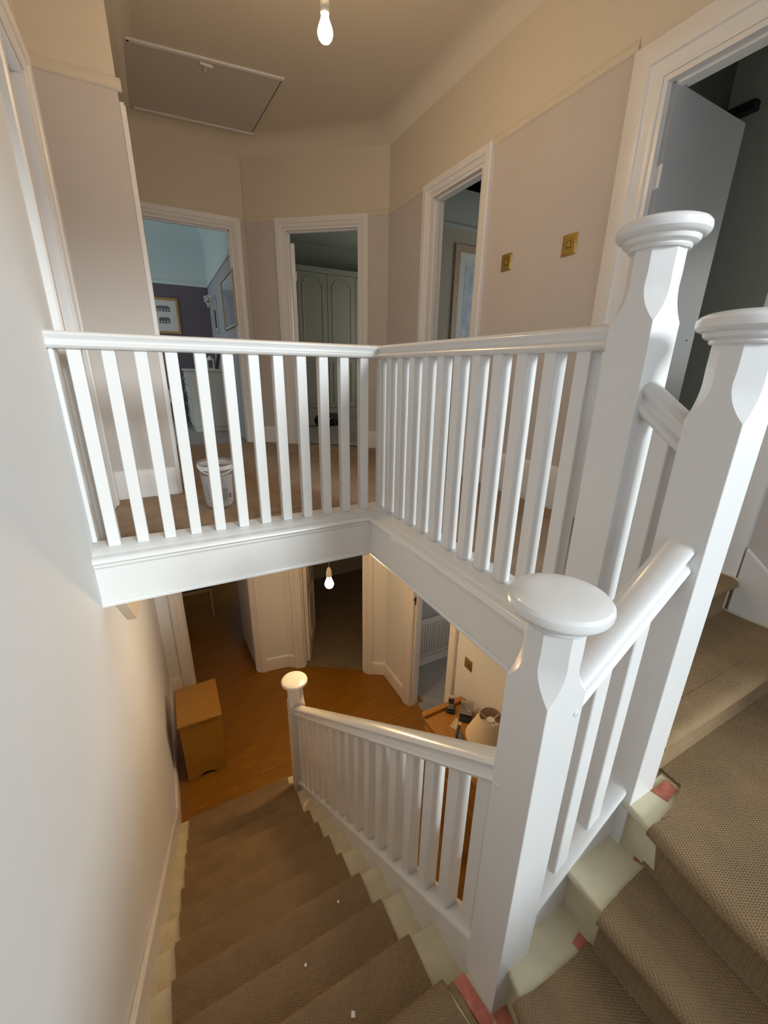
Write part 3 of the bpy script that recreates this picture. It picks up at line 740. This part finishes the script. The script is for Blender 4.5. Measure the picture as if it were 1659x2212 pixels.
# ------------------------------------------------------------------ hall below
LFA, LFB = (1.285, 2.225), (-.02, 2.405)      # far wall, room on left
uF, LF = unit(LFA, LFB)
oF = (LF*(1.285-.945)/1.305, LF*(1.285-.215)/1.305, ZF-.03, ZF+2.02)
wall('wall_lower_far', LFA, LFB, ZF-.1, ZU, .10, [oF], None, mats=[WELLW])
LGA, LGB = (2.285, 1.555), (1.285, 2.225)     # angled wall
uG, LG = unit(LGA, LGB)
oG = (.245, 1.015, ZF-.03, ZF+2.02)
wall('wall_lower_angled', LGA, LGB, ZF-.1, ZU, .10, [oG], None, mats=[WELLW])
LRA, LRB = (2.285, -1.19), (2.285, 1.555)     # right wall
oR = (.375+1.19, 1.015+1.19, ZF-.03, ZF+2.02)
wall('wall_lower_right', LRA, LRB, ZF-.1, ZU, .10, [oR], None, mats=[WELLW])
architrave('trim_17', LFA, LFB, oF, .10, scale=1.1); architrave('trim_18', LGA, LGB, oG, .10, scale=1.1); architrave('trim_19', LRA, LRB, oR, .10, scale=1.1)
skirting('baseboard_lower_far', LFA, LFB, 0, oF[0]-.09, ZF, .17, mit=(.27, 0)); skirting('baseboard_lower_far_left', LFA, LFB, oF[1]+.09, LF, ZF, .17)
skirting('baseboard_lower_angled', LGA, LGB, 0, oG[0]-.09, ZF, .17, mit=(.30, 0)); skirting('baseboard_lower_angled_far', LGA, LGB, oG[1]+.09, LG, ZF, .17, mit=(0, -.27))
skirting('baseboard_lower_right', LRA, LRB, oR[1]+.09, 1.555+1.19, ZF, .17, mit=(0, -.30)); skirting('baseboard_lower_right_near', LRA, LRB, 0, oR[0]-.09, ZF, .17)
skirting('baseboard_lower_left', (0, 2.40), (0, .70), 0, 1.70, ZF, .17)
# timber floor: planks are pieces of the floor
mb = MB(); mb.box(-1.6, 2.56, YB-.1, 5.2, ZF-.06, ZF-.010); floor = struct(mb.build('floor', UNDERLAY))
pl = {}
def plank_end(y):      # right-hand limit of the floor: right wall, then the angled wall, then the far room
    if y <= 1.52: return 2.386
    if y <= 1.60: return 2.31
    if y <= 2.27: return 2.31-(y-1.60)*(1.0/.67)
    return 1.31
for r in range(37):
    y0 = -1.75+.19*r; y1 = y0+.188
    x = -1.6-random.uniform(0, 1.0)
    while x < 2.6:
        x0 = max(x, -1.6); xe0 = min(x+1.248, plank_end(y0)); xe1 = min(x+1.248, plank_end(y1))
        if max(xe0, xe1)-x0 > .06:
            xe0 = max(xe0, x0+.002); xe1 = max(xe1, x0+.002)
            key = (round(xe0-x0, 3), round(xe1-x0, 3))
            if key not in pl:
                mb = MB(); mb.prism_z([(0,0),(key[0],0),(key[1],.188),(0,.188)], 0, .010); pl[key] = mb.build('plank', PLANK, floor); o = pl[key]
            else: o = dup(pl[key], floor)
            o.location = (x0, y0, ZF-.010)
        x += 1.25
# rooms off the hall
mb = MB(); mb.prism_z([(1.35,2.22),(2.30,1.58),(3.4,1.58),(3.4,4.2),(1.35,4.2)], ZF-.03, ZF+.001); struct(mb.build('floor_lower_angled_room', DARKCARPET))
mb = MB(); mb.box(1.32,1.40,2.30,4.3,ZF-.1,ZU); mb.box(3.4,3.48,1.58,4.3,ZF-.1,ZU); mb.box(1.32,3.48,4.2,4.3,ZF-.1,ZU); struct(mb.build('wall_lower_angled_room', LOWROOM))
mb = MB(); mb.box(2.385,4.2,-1.0,1.50,ZF-.03,ZF+.001); struct(mb.build('floor_lower_right_room', GREYCARPET))
mb = MB(); mb.box(2.385,4.26,1.50,1.57,ZF-.1,ZU); mb.box(4.2,4.26,-1.0,1.5,ZF-.1,ZU); mb.box(2.385,4.26,-1.06,-1.0,ZF-.1,ZU); struct(mb.build('wall_lower_right_room', LOWROOM))
mb = MB(); mb.box(2.39,4.2,1.48,1.50,ZF+.001,ZF+.13); struct(mb.build('baseboard_lower_right_room', TRIMW, bevel=.004))
mb = MB(); mb.box(2.385,2.46,.98,1.5,ZF,ZF+.005); struct(mb.build('trim_20', PLANK))
mb = MB(); mb.box(-1.66,-1.6,2.3,5.3,ZF-.1,ZU); mb.box(-1.66,1.36,5.2,5.3,ZF-.1,ZU); struct(mb.build('wall_lower_far_room', LOWROOM))
mb = MB(); mb.box(-1.66,-.14,2.36,2.44,ZF-.1,ZU); struct(mb.build('wall_lower_far_room_near', LOWROOM))
# hall wall near side (under the upper steps)
mb = MB(); mb.box(P2[0], 2.40, -1.80, -1.75, ZF-.1, -.5); struct(mb.build('wall_lower_near', WELLW))
# sloping boxed trim on the left wall below the landing
mb = MB(); mb.prism_x([(.03,-.237),(.16,-.237),(.69,-.60),(.69,-.69),(.46,-.63)], 0.0, .05); struct(mb.build('trim_21', CREAM, bevel=.004))

# doors
def door_leaf(name, hinge, ang, w, h, z, t=.042, m=None, panels=True, mats=None):
    """leaf along local +X from the hinge, thickness to -Y"""
    mb = MB(); mb.box(0, w, -t, 0, 0, h)
    o = mb.build(name, m or TRIMW, bevel=.003); o.location = (hinge[0], hinge[1], z); o.rotation_euler = (0,0,ang)
    struct(o)
    return o
def hinge_on(door, z, m=CHROME, t=.042):
    mb = MB(); mb.lathe((-.004, -t-.002, z-.045), [(.007,0),(.007,.09)], 10); mb.box(-.001, .0005, -t+.002, -.006, z-.045, z+.045)
    return mb.build('hinge', TRIMW, door, smooth=40)
# near right doorway: flush grey-white door standing open into the dim room
GREYDOOR = mat('grey_white_door_paint', (0.42, 0.42, 0.41), 0.4)
dD = door_leaf('door_1', (XW+.028, -.537, ), 0.015, .615, 1.93-ZL-.012, ZL+.012, m=GREYDOOR)
hinge_on(dD, 1.64, TRIMW); hinge_on(dD, .28, TRIMW)
mb = MB(); mb.lathe((0,0,0), [(.004,0),(.004,.004)], 10); k_ = mb.build('screw_hole', IRON, dD); k_.rotation_euler = (PI/2,0,0); k_.location = (.545,-.042,.98)
# angled doorway upstairs: white door opened flat against the room wall; only its edge shows
nA2 = (uA[1], -uA[0])
hB = (K1[0]+uA[0]*(oB[1]-.024)+nA2[0]*.095, K1[1]+uA[1]*(oB[1]-.024)+nA2[1]*.095)
dB = door_leaf('door_2', hB, math.atan2(.97, .26), .74, 1.99, ZL+.012)
hinge_on(dB, .25); hinge_on(dB, 1.7)
# hall, far doorway: door edge at its right jamb
d3 = door_leaf('door_3', (.925, 2.385), math.radians(92), .72, 1.97, ZF+.012); hinge_on(d3, .25); hinge_on(d3, 1.7)
d3.location.x -= .0
# hall, angled doorway: panelled door opened inward
hg = (LGA[0]+uG[0]*(oG[1]-.024)+uG[1]*.10, LGA[1]+uG[1]*(oG[1]-.024)-uG[0]*.10)
d4 = door_leaf('door_4', hg, math.radians(66), .74, 1.97, ZF+.012); hinge_on(d4, .25); hinge_on(d4, 1.7)
for zc, hh in ((.52,.62),(1.42,.80)):
    mb = MB(); q=.03
    for (a,b,c,d) in ((.12,.62,zc-hh/2,zc-hh/2+q),(.12,.62,zc+hh/2-q,zc+hh/2),(.12,.12+q,zc-hh/2,zc+hh/2),(.62-q,.62,zc-hh/2,zc+hh/2)): mb.box(a,b,-.050,-.042,c,d)
    mb.build('panel_moulding', TRIMW, d4, bevel=.003)
# strike plates on the jambs
mb = MB(); mb.box(XW+.030, XW+.062, 1.234, 1.240, .88, .95); mb.box(XW+.012, XW+.03, 1.234, 1.240, .92, .945); mb.box(XW+.030,XW+.045,1.234,1.240,.80,.85)
struct(mb.build('trim_22', IRON))
mb = MB(); mb.box(2.30, 2.335, .989, .994, -1.46, -1.37); mb.box(2.285, 2.30, .989, .994, -1.41, -1.385); struct(mb.build('trim_23', IRON))

# ------------------------------------------------------------------ things upstairs
# loft hatch
lh = thing('loft_hatch', 'flush loft hatch panel with white frame strips in the landing ceiling', 'hatch', (.96, 2.28, ZCE))
q = [(.478,1.86),(1.428,1.76),(1.370,2.63),(.470,2.70)]
q = [(.485,1.925),(1.455,1.815),(1.400,2.66),(.480,2.735)]
def hpart(mb, name, m, **k): return part(mb, name, m, lh, **k)
mb = MB(); mb.prism_z(q, ZCE-.008, ZCE-.0005); hpart(mb, 'panel', HATCH)
def strip(a, b, w, h=.014):
    u, L = unit(a, b); mb = MB(); n = (-u[1], u[0]); mb.obox(a, u, n, -.02, L+.02, -w, 0, ZCE-h, ZCE-.0004); return mb
hpart(strip(q[0], q[1], .028), 'frame_strip', TRIMW, bevel=.003); hpart(strip(q[2], q[3], .028), 'frame_strip', TRIMW, bevel=.003)
hpart(strip(q[3], q[0], .030), 'frame_strip', HATCH, bevel=.003); hpart(strip(q[1], q[2], .006, .009), 'gap_line', IRON)
mb = MB(); mb.box(.905,.992,1.895,1.912,ZCE-.022,ZCE-.008); mb.box(.940,.960,1.912,1.985,ZCE-.018,ZCE-.008); hpart(mb, 'latch', TRIMW, bevel=.003)

def pendant(name, label, x, y, zb, zceil, power):
    r = thing(name, label, 'light bulb', (x, y, zb))
    # bulb hangs cap-up; zb is the centre of the globe
    B = .0335
    prof = [(.002,-B),(.012,-.031),(.021,-.026),(.029,-.016),(B,-.002),(.0325,.010),(.028,.024),(.021,.040),(.0165,.054),(.0155,.062)]
    MB().lathe((0,0,0), prof, 24).build('bulb', BULB, r, smooth=60)
    MB().lathe((0,0,0), [(.0125,.0622),(.0185,.064),(.0205,.068),(.0205,.078),(.0185,.082),(.0195,.086),(.019,.110),(.0155,.120),(.010,.134),(.004,.140)], 20).build('bulb_holder', HOLDER, r, smooth=40)
    MB().lathe((0,0,0), [(.0032,.139),(.0032,zceil-zb-.02)], 8).build('cord', CORDM, r, smooth=60)
    MB().lathe((0,0,0), [(.045,zceil-zb-.001),(.045,zceil-zb-.012),(.030,zceil-zb-.024),(.010,zceil-zb-.030)], 24).build('ceiling_rose', HOLDER, r, smooth=40)
    d = bpy.data.lights.new(name+'_glow', 'POINT'); d.energy = power; d.color = WARM; d.shadow_soft_size = .037
    lo = bpy.data.objects.new('bulb_glow', d); COL.objects.link(lo); lo.parent = r; lo.location = (0, 0, -.001)
    return r
pendant('pendant_bulb', 'bare lit bulb hanging on a thin flex from the landing ceiling', 1.196, .228, 2.125, ZCE, BULB_POWER_UP)
pendant('pendant_bulb', 'bare lit bulb hanging in the hall below the landing edge', 1.255, .56, -.755, ZU, BULB_POWER_DOWN)

# brass switches
def switch(name, label, x, y, z, w=.092, h=.100):
    r = thing(name, label, 'light switch', (x, y, z), 0, 'square wall switches')
    BR = DULLBRASS if z < 0 else BRASS
    MB().box(-.005,0,-w/2,w/2,-h/2,h/2).build('plate', BR, r, bevel=.003)
    MB().box(-.008,-.004,-w/2+.008,w/2-.008,-h/2+.008,h/2-.008).build('raised_centre', BR, r, bevel=.002)
    MB().box(-.0095,-.007,-.016,.016,-.019,.019).build('rocker_surround', DARKBRASS, r)
    MB().box(-.013,-.009,-.011,.011,-.014,.014).build('rocker', BR, r, bevel=.002)
    for s in (-1, 1): o = MB().lathe((0,0,0), [(.004,0),(.003,.0015)], 10).build('screw', DARKBRASS, r); o.location = (-.008, s*.033, 0); o.rotation_euler = (0,-PI/2,0)
    return r
switch('light_switch', 'smaller-looking brass light switch beside the middle doorway, left of the pair', XW, .328, 1.418)
switch('light_switch', 'brass light switch nearer the newel post, right of the pair on the landing wall', XW, -.157, 1.413, .098, .106)
switch('light_switch', 'dull brass switch on the hall wall downstairs above the telephone table', 2.285, .125, -1.533)

# paint tub
tub = thing('paint_tub', 'clear plastic paint tub smeared with white paint on the landing carpet behind the balusters', 'paint tub', (.578, .60, ZL))
rt = .100
tubp = [(.072,.0005),(.080,.004),(.083,.02),(.098,.250),(.100,.262),(.104,.264),(.104,.276),(.099,.278),(.096,.262),(.094,.25),(.079,.022),(.070,.008)]
MB().lathe((0,0,0), tubp, 28).build('tub_wall', TUBP, tub, smooth=40)
MB().lathe((0,0,0), [(.0695,.0085),(.0785,.024),(.0795,.036),(.02,.030),(.001,.029)], 28).build('paint', TUBPAINT, tub, smooth=40)
mb = MB()  # wrap label
rings = []
for zq, rr in ((.045,.0862),(.205,.0962)):
    rings.append([(rr*math.cos(t), rr*math.sin(t), zq) for t in [(-2.75+2.2*k/16) for k in range(17)]])
mb.loft(rings, closed=False, cap=False); lab = mb.build('label', TUBLABEL, tub, smooth=60)
def decal(a0, a1, z0, z1, m, nm):
    f = lambda zq: .0868+(zq-.045)*.0625
    MB().loft([[(f(zq)*math.cos(a0+(a1-a0)*k/4), f(zq)*math.sin(a0+(a1-a0)*k/4), zq) for k in range(5)] for zq in (z0, z1)], closed=False, cap=False).build(nm, m, lab)
for zq in (.060,.082,.104,.126,.148): decal(-2.42,-2.30,zq,zq+.014,TUBGREY,'letter')
for zq in (.075,.125): decal(-1.72,-1.50,zq,zq+.005,BLACK,'mark')
decal(-1.52,-1.05,.05,.13,TUBGREY,'grey_band'); decal(-1.0,-.78,.062,.092,TUBPURPLE,'round_mark')
mb = MB(); mb.tube([(-.104*math.cos(t)*.98, -.09*math.sin(t)-.005, .262-.055*math.sin(t)*.9) for t in [PI*k/12 for k in range(13)]], .0035, 8); mb.build('handle', WHITEP, tub, smooth=60)
mb = MB(); mb.lathe((0,0,.279), [(.100,0),(.101,.004),(.060,.006)], 28); 
MB().lathe((0,0,0), [(.0980,.238),(.0995,.25),(.1003,.262),(.0995,.262),(.0985,.25),(.0974,.238)], 28).build('paint_smear', TUBPAINT, tub, smooth=40)

# bedroom A things
def picture(name, label, cx, cy, cz, w, h, rz, fm, inner, fw=.028, mount=.05, sketch=False, d=.02):
    """framed picture; local X along its width, faces local -Y"""
    r = thing(name, label, 'picture', (cx, cy, cz), rz)
    mb = MB()
    for (a,b,c,e) in ((-w/2,w/2,h/2-fw,h/2),(-w/2,w/2,-h/2,-h/2+fw),(-w/2,-w/2+fw,-h/2+fw,h/2-fw),(w/2-fw,w/2,-h/2+fw,h/2-fw)): mb.box(a,b,-d,-.001,c,e)
    mb.build('frame', fm, r, bevel=.003)
    MB().box(-w/2+fw*.9,w/2-fw*.9,-.008,-.002,-h/2+fw*.9,h/2-fw*.9).build('mount', MOUNT, r)
    a = w/2-fw-mount; b = h/2-fw-mount
    MB().box(-a,a,-.010,-.0081,-b,b).build('print', inner, r)
    if sketch:
        mb = MB()
        for (z0, ww, hh) in ((.055,.085,.045),(-.10,.07,.05)):
            mb.box(-ww,ww,-.0112,-.0101,z0,z0+hh)
            mb.add([(-ww*1.1,-.0112,z0+hh),(ww*1.1,-.0112,z0+hh),(ww*.8,-.0112,z0+hh+.03),(-ww*.8,-.0112,z0+hh+.03)],[(0,1,2,3)])
        mb.build('sketch', SKETCH, r)
        mb = MB()
        for k in range(4): mb.box(-.07+.04*k,-.055+.04*k,-.0122,-.0113,.066,.088)
        for k in range(3): mb.box(-.05+.04*k,-.035+.04*k,-.0122,-.0113,-.09,-.068)
        mb.build('sketch_window', MOUNT, r)['kind'] = 'stuff'
    return r
picture('framed_picture', 'wood framed sketch of houses on the dark plum bedroom wall', .555, 5.2, 1.435, .40, .47, 0, FRAMEW, MOUNT, .032, .03, True)
picture('framed_picture', 'thin gold framed picture on the grey side wall of the plum bedroom', 1.18, 3.33, 1.43, .86, .52, -PI/2, DULLBRASS, GLASSY, .012, .02)
picture('framed_picture', 'large pale wood framed picture seen through the middle doorway', 3.93, 2.34, 1.40, .86, 1.40, 0, PALEFRAME, PAPERPIC, .075, .085)
# coat hook panel with garland
hk = thing('hook_board', 'white wall hook with pale dried garland on the grey bedroom wall', 'wall hook', (1.18, 4.50, 1.42))
MB().box(-.02,0,-.10,.10,-.22,.22).build('backboard', DRESSW, hk, bevel=.004)
MB().box(-.024,-.020,-.06,.06,-.16,.06).build('slot', NAVY, hk)
mb = MB()
for k in range(26):
    a = random.uniform(0, 2*PI); rr = random.uniform(.02,.10); mb.lathe((-.05-random.uniform(0,.09), rr*math.cos(a), .17+rr*.7*math.sin(a)), [(.001,-.016),(.014,-.004),(.012,.008),(.001,.016)], 6)
g = mb.build('garland', MOUNT, hk); g['kind'] = 'stuff'
# chest of drawers
dr = thing('chest_of_drawers', 'white painted chest of drawers in the plum bedroom, side towards the landing', 'chest of drawers', (.915, 4.35, ZL))
MB().box(-.22,.245,-.40,.40,.06,.755).build('carcass', DRESSW, dr, bevel=.004)
MB().box(-.25,.25,-.42,.42,.755,.785).build('top', DRESSW, dr, bevel=.006)
MB().box(-.21,.24,-.39,.39,.0,.06).build('plinth', DRESSW, dr)
for k in range(4):
    f = MB().box(-.236,-.22,-.38,.38,.08+.168*k,.08+.168*k+.155).build('drawer', DRESSW, dr, bevel=.004)
    for s in (-.2,.2): o = MB().lathe((0,0,0), [(.008,0),(.008,.012),(.016,.018),(.016,.024),(.004,.03)], 12).build('knob', CHROME, f, smooth=40); o.location = (-.236, s, .157+.168*k); o.rotation_euler = (0,-PI/2,0)
ln = thing('lantern', 'small white openwork lantern on the chest of drawers', 'lantern', (.985, 4.10, ZL+.785))
MB().box(-.045,.045,-.045,.045,0,.012).build('base', WHITEP, ln)
for a in (-1,1):
    for b in (-1,1): MB().box(a*.036-.005,a*.036+.005,b*.036-.005,b*.036+.005,.012,.11).build('post', WHITEP, ln)
MB().lathe((0,0,0), [(.058,.11),(.06,.115),(.02,.15),(.004,.165)], 4).build('roof', WHITEP, ln)
mr = thing('dressing_mirror', 'black backed tilted mirror standing on the chest of drawers', 'mirror', (1.065, 4.16, ZL+.785))
o = MB().box(-.01,.01,-.10,.10,.0,.24).build('plate', BLACK, mr, bevel=.003); o.rotation_euler = (0,.22,0); o.location = (0,0,.004)
stl = thing('dressing_stool', 'cream upholstered dressing stool beside the chest of drawers', 'stool', (.48, 4.72, ZL))
MB().box(-.16,.16,-.22,.22,.40,.50).build('seat', DRESSW, stl, bevel=.025, segs=3)
MB().box(-.15,.15,-.21,.21,.34,.40).build('seat_rail', DRESSW, stl, bevel=.004)
for a in (-1,1):
    for b in (-1,1): MB().box(a*.13-.018,a*.13+.018,b*.19-.018,b*.19+.018,0,.34).build('leg', DRESSW, stl, bevel=.003)
# wardrobes in room B
YW = 4.9
wr = thing('fitted_wardrobe', 'sage white fitted wardrobe with arched panel doors behind the angled doorway', 'wardrobe', (3.0, YW, ZL))
def wpart(mb, nm, m=WARD, **k): return part(mb, nm, m, wr, **k)
wpart(MB().box(1.31,4.99,YW+.03,YW+.29,ZL+.002,2.25), 'carcass'); wpart(MB().box(1.31,4.99,YW+.0,YW+.03,2.17,2.25), 'cornice', bevel=.006); wpart(MB().box(1.31,4.99,YW+.02,YW+.05,ZL+.002,.12), 'plinth')
for k in range(6):
    x0 = 1.463+.490*k; x1 = x0+.484
    dd = wpart(MB().box(x0,x1,YW+.008,YW+.028,.125,2.165), 'door', bevel=.003)
    def ring(z0, z1, arch):
        a, b = x0+.08, x1-.08; pts = [(a,z0),(b,z0),(b,z1)]
        if arch:
            cx_ = (a+b)/2; r_ = (b-a)/2-.03
            pts = [(a,z0),(b,z0),(b,z1-.08),(b-.03,z1-.075)] + [(cx_+r_*math.cos(t), z1-.07+.075*math.sin(t)) for t in [PI*j/10 for j in range(11)]] + [(a+.03,z1-.075),(a,z1-.08)]
        else: pts.append((a,z1))
        mb = MB(); mb.tube([(x,YW+.008,z) for x,z in pts+[pts[0]]], .008, 6); o = mb.build('panel_moulding', WARD, dd); o.matrix_parent_inverse = Matrix.Identity(4); o.parent = dd; return o
    for o in (ring(.20,.86,False), ring(1.02,2.10,True)): pass
    kx = x1-.035 if k % 2 else x0+.035
    o = MB().lathe((0,0,0), [(.006,0),(.006,.012),(.015,.018),(.014,.026),(.003,.03)], 12).build('knob', CHROME, dd, smooth=40); o.location = (kx, YW+.008, .94); o.rotation_euler = (PI/2,0,0)
# black bag with striped strap on the bedroom floor
bag = thing('black_bag', 'black holdall lying on the floor in front of the wardrobe doors', 'bag', (2.555, 4.02, ZL))
mb = MB(); prof = [(.001,.002),(.10,.004),(.145,.03),(.155,.09),(.13,.15),(.08,.178),(.001,.185)]
mb.lathe((.03,0,0), prof, 20, 0, 1.6, .7); mb.build('body', BAGM, bag, smooth=60)
mb = MB(); mb.tube([(-.19+.13*(1-math.cos(t)), -.10, .01+.17*math.sin(t)) for t in [PI*k/10 for k in range(11)]], .017, 8); mb.build('strap', BAGM, bag, smooth=60)
for q in range(3): MB().tube([(-.165+.035*q+.02*k, -.122, .03+.013*k*(1+.2*q)) for k in range(7)], .007, 6).build('stripe', SILVERP, bag, smooth=60)
# dim room
tag(MB().box(3.66,3.719,-.30,-.125,2.235,2.285).build('wall_box', DARKBOX, bevel=.004), 'blue-black oblong box high on the wall above the open grey door', 'wall box')

# ------------------------------------------------------------------ things in the hall
# small oak cabinet by the left wall
cab = thing('small_cabinet', 'small honey oak cabinet with arched foot rail by the left wall of the hall', 'cabinet', (.262, 1.33, ZF))
MB().box(-.165,.155,-.20,.23,.055,.63).build('carcass', HONEY, cab, bevel=.003)
MB().box(-.178,.172,-.235,.245,.63,.652).build('top', HONEY, cab, bevel=.005)
pts = [(-.165,0),(-.09,0)] + [(-.09+.17*k/8, .055*math.sin(PI*k/8)*.9) for k in range(1,8)] + [(.08,0),(.155,0),(.155,.06),(-.165,.06)]
mb = MB(); mb.prism_y(pts, -.205,-.185); mb.build('foot_rail', HONEY, cab); mb = MB(); mb.box(.135,.155,-.185,.23,0,.055); mb.box(-.165,-.145,-.185,.23,0,.055); mb.build('side_foot', HONEY, cab)
MB().box(.1555,.168,-.17,.21,.08,.61).build('door', HONEY, cab, bevel=.003)
# telephone chest against the right wall
ZT2 = -1.90
ch = thing('telephone_chest', 'orange pine chest with raised back edge against the right wall of the hall', 'chest', (2.07, -.19, ZF))
hh = ZT2-ZF
MB().box(-.18,.185,-.40,.325,.06,hh-.022).build('carcass', CHESTW, ch, bevel=.003)
MB().box(-.205,.195,-.42,.345,hh-.022,hh).build('top', CHESTW, ch, bevel=.005)
MB().box(-.205,.195,.30,.345,hh,hh+.028).build('raised_edge', CHESTW, ch, bevel=.006)
MB().box(-.165,.17,-.38,.31,0,.06).build('plinth', CHESTW, ch)
for k in range(3):
    f = MB().box(-.197,-.18,-.385,.31,.085+.225*k,.085+.225*k+.205).build('drawer', CHESTW, ch, bevel=.004)
    for s in (-.2,.16): o = MB().lathe((0,0,0), [(.008,0),(.008,.012),(.018,.02),(.016,.028),(.004,.032)], 12).build('knob', HONEY, f, smooth=40); o.location = (-.197, s, .187+.225*k); o.rotation_euler = (0,-PI/2,0)
tp = thing('telephone', 'silver grey cordless telephone standing in its charger on the pine chest', 'telephone', (2.105, .085, ZT2), -.75)
MB().box(-.035,.035,-.04,.04,0,.028).build('charger', BLACK, tp, bevel=.008)
o = MB().box(-.026,.026,-.016,.014,0,.165).build('handset', SILVERP, tp, bevel=.009, segs=3); o.location = (0,.002,.020); o.rotation_euler = (.22,0,0)
s_ = MB().box(-.020,.020,-.0175,-.016,.085,.145).build('screen', SCREEN, o)
k_ = MB().box(-.019,.019,-.0172,-.016,.02,.075).build('keypad', SILVERP, o)
an = thing('answering_machine', 'grey answering machine with tilted face beside the telephone', 'answering machine', (2.165, -.035, ZT2), -.75)
MB().box(-.05,.05,-.05,.05,0,.022).build('base', BLACK, an, bevel=.005)
o = MB().box(-.048,.048,-.012,.012,0,.11).build('face', SILVERP, an, bevel=.006); o.location = (0,.02,.018); o.rotation_euler = (-.30,0,0)
MB().lathe((0,0,0), [(.006,0),(.005,.003)], 10).build('button', WHITEP, o).location = (0.02,-.016,.04)
cd = thing('paper_card', 'little card with a pale pen lying on the pine chest', 'card', (2.06, -.05, ZT2), .5)
MB().box(-.05,.05,-.032,.032,.0002,.003).build('card', PAPER, cd); mb = MB(); mb.tube([(-.05,-.02,.0065),(.055,.015,.0065)], .0035, 8); mb.build('pen', WHITEP, cd, smooth=60)
fr = thing('trinket_frame', 'dark patterned small photo frame leaning beside the lamp', 'photo frame', (1.990, -.205, ZT2), .7)
o = MB().box(-.055,.055,-.008,.008,0,.11).build('frame', IRON, fr, bevel=.004); o.rotation_euler = (-.35,0,0); o.location = (0,0,.004)
MB().box(-.040,.040,-.0095,-.008,.016,.095).build('print', PAPERPIC, o)
lp = thing('table_lamp', 'table lamp with cream cone shade on the pine chest', 'lamp', (2.10, -.36, ZT2))
MB().lathe((0,0,0), [(.06,0.0003),(.062,.008),(.035,.02),(.028,.05),(.04,.10),(.036,.15),(.014,.18),(.011,.215)], 24).build('base', CHROME, lp, smooth=50)
MB().lathe((0,0,0), [(.165,.155),(.085,.345),(.083,.345),(.162,.155),(.165,.155)], 40, cap=False).build('shade', SHADE, lp, smooth=60)
MB().lathe((0,0,0), [(.1615,.156),(.0828,.3445),(.0822,.3445),(.160,.156),(.1615,.156)], 40, cap=False).build('shade_lining', SHADEIN, lp, smooth=60)
mb = MB(); mb.lathe((0,0,0), [(.028,.300),(.030,.31),(.026,.318),(.01,.32)], 16)
for k in range(3): t = 2*PI*k/3; mb.tube([(.02*math.cos(t),.02*math.sin(t),.31),(.083*math.cos(t),.083*math.sin(t),.335)], .003, 6)
mb.build('shade_carrier', WHITEP, lp, smooth=50)
# radiator in the room off the hall
rd = thing('radiator', 'white ribbed panel radiator on the wall of the room off the hall', 'radiator', (3.06, 1.44, -2.05))
MB().box(-.36,.52,-.012,.012,-.50,0).build('panel', RADW, rd, bevel=.006)
for k in range(25):
    o = MB().box(-.010,.010,-.022,-.010,-.46,-.04)
    if k == 0: rib = o.build('rib', RADW, rd, bevel=.006); rib.location = (-.335,0,0)
    else: dup(rib, rd, (-.335+.035*k,0,0))
MB().box(-.36,.52,-.016,.032,-.012,.004).build('top_grille', RADW, rd, bevel=.003)
MB().box(-.372,-.36,-.016,.032,-.50,.0).build('end_panel', RADW, rd, bevel=.003)
mb = MB(); mb.lathe((-.40,0,-.50), [(.016,0),(.018,.02),(.018,.06),(.012,.07)], 14); mb.tube([(-.40,0,-.50),(-.40,0,ZF+2.05+.002)], .008, 8); mb.tube([(-.40,0,-.48),(-.36,0,-.48)], .009, 8); mb.build('valve', WHITEP, rd, smooth=40)
# dining chair in the room beyond the far doorway
dc = thing('dining_chair', 'pale wooden chair with dark navy seat in the room beyond the hall', 'chair', (.405, 4.02, ZF))
MB().box(-.22,.22,-.26,.22,.475,.525).build('seat', NAVY, dc, bevel=.018, segs=3)
MB().box(-.215,.215,-.25,.21,.42,.475).build('seat_rail', PALEWOOD, dc, bevel=.004)
for a in (-1,1):
    for b in (-1,1):
        mb = MB(); mb.loft([[(a*.195+dx, (b*.22-.02)+dy, z) for dx,dy in ((-w,-w),(w,-w),(w,w),(-w,w))] for z, w in ((0,.012),(.42,.019))]); mb.build('leg', PALEWOOD, dc, bevel=.002)
for a in (-1,1): MB().box(a*.195-.017,a*.195+.017,.18,.214,.525,.92).build('back_post', PALEWOOD, dc, bevel=.004)
MB().box(-.21,.21,.185,.21,.78,.92).build('back_rail', PALEWOOD, dc, bevel=.006)
# pale cloth corner hanging in the room beyond the far doorway
tag(MB().loft([[(x, 3.95+.02*math.sin(x*40), z) for x in (.86,.90,.94,.98)] + [(x, 3.99+.02*math.sin(x*40), z) for x in (.98,.94,.90,.86)] for z in (ZF+.42, ZF+.80)]).build('hanging_cloth', LOWROOM, smooth=60), 'grey cloth hanging at the right edge of the far doorway in the hall', 'cloth')
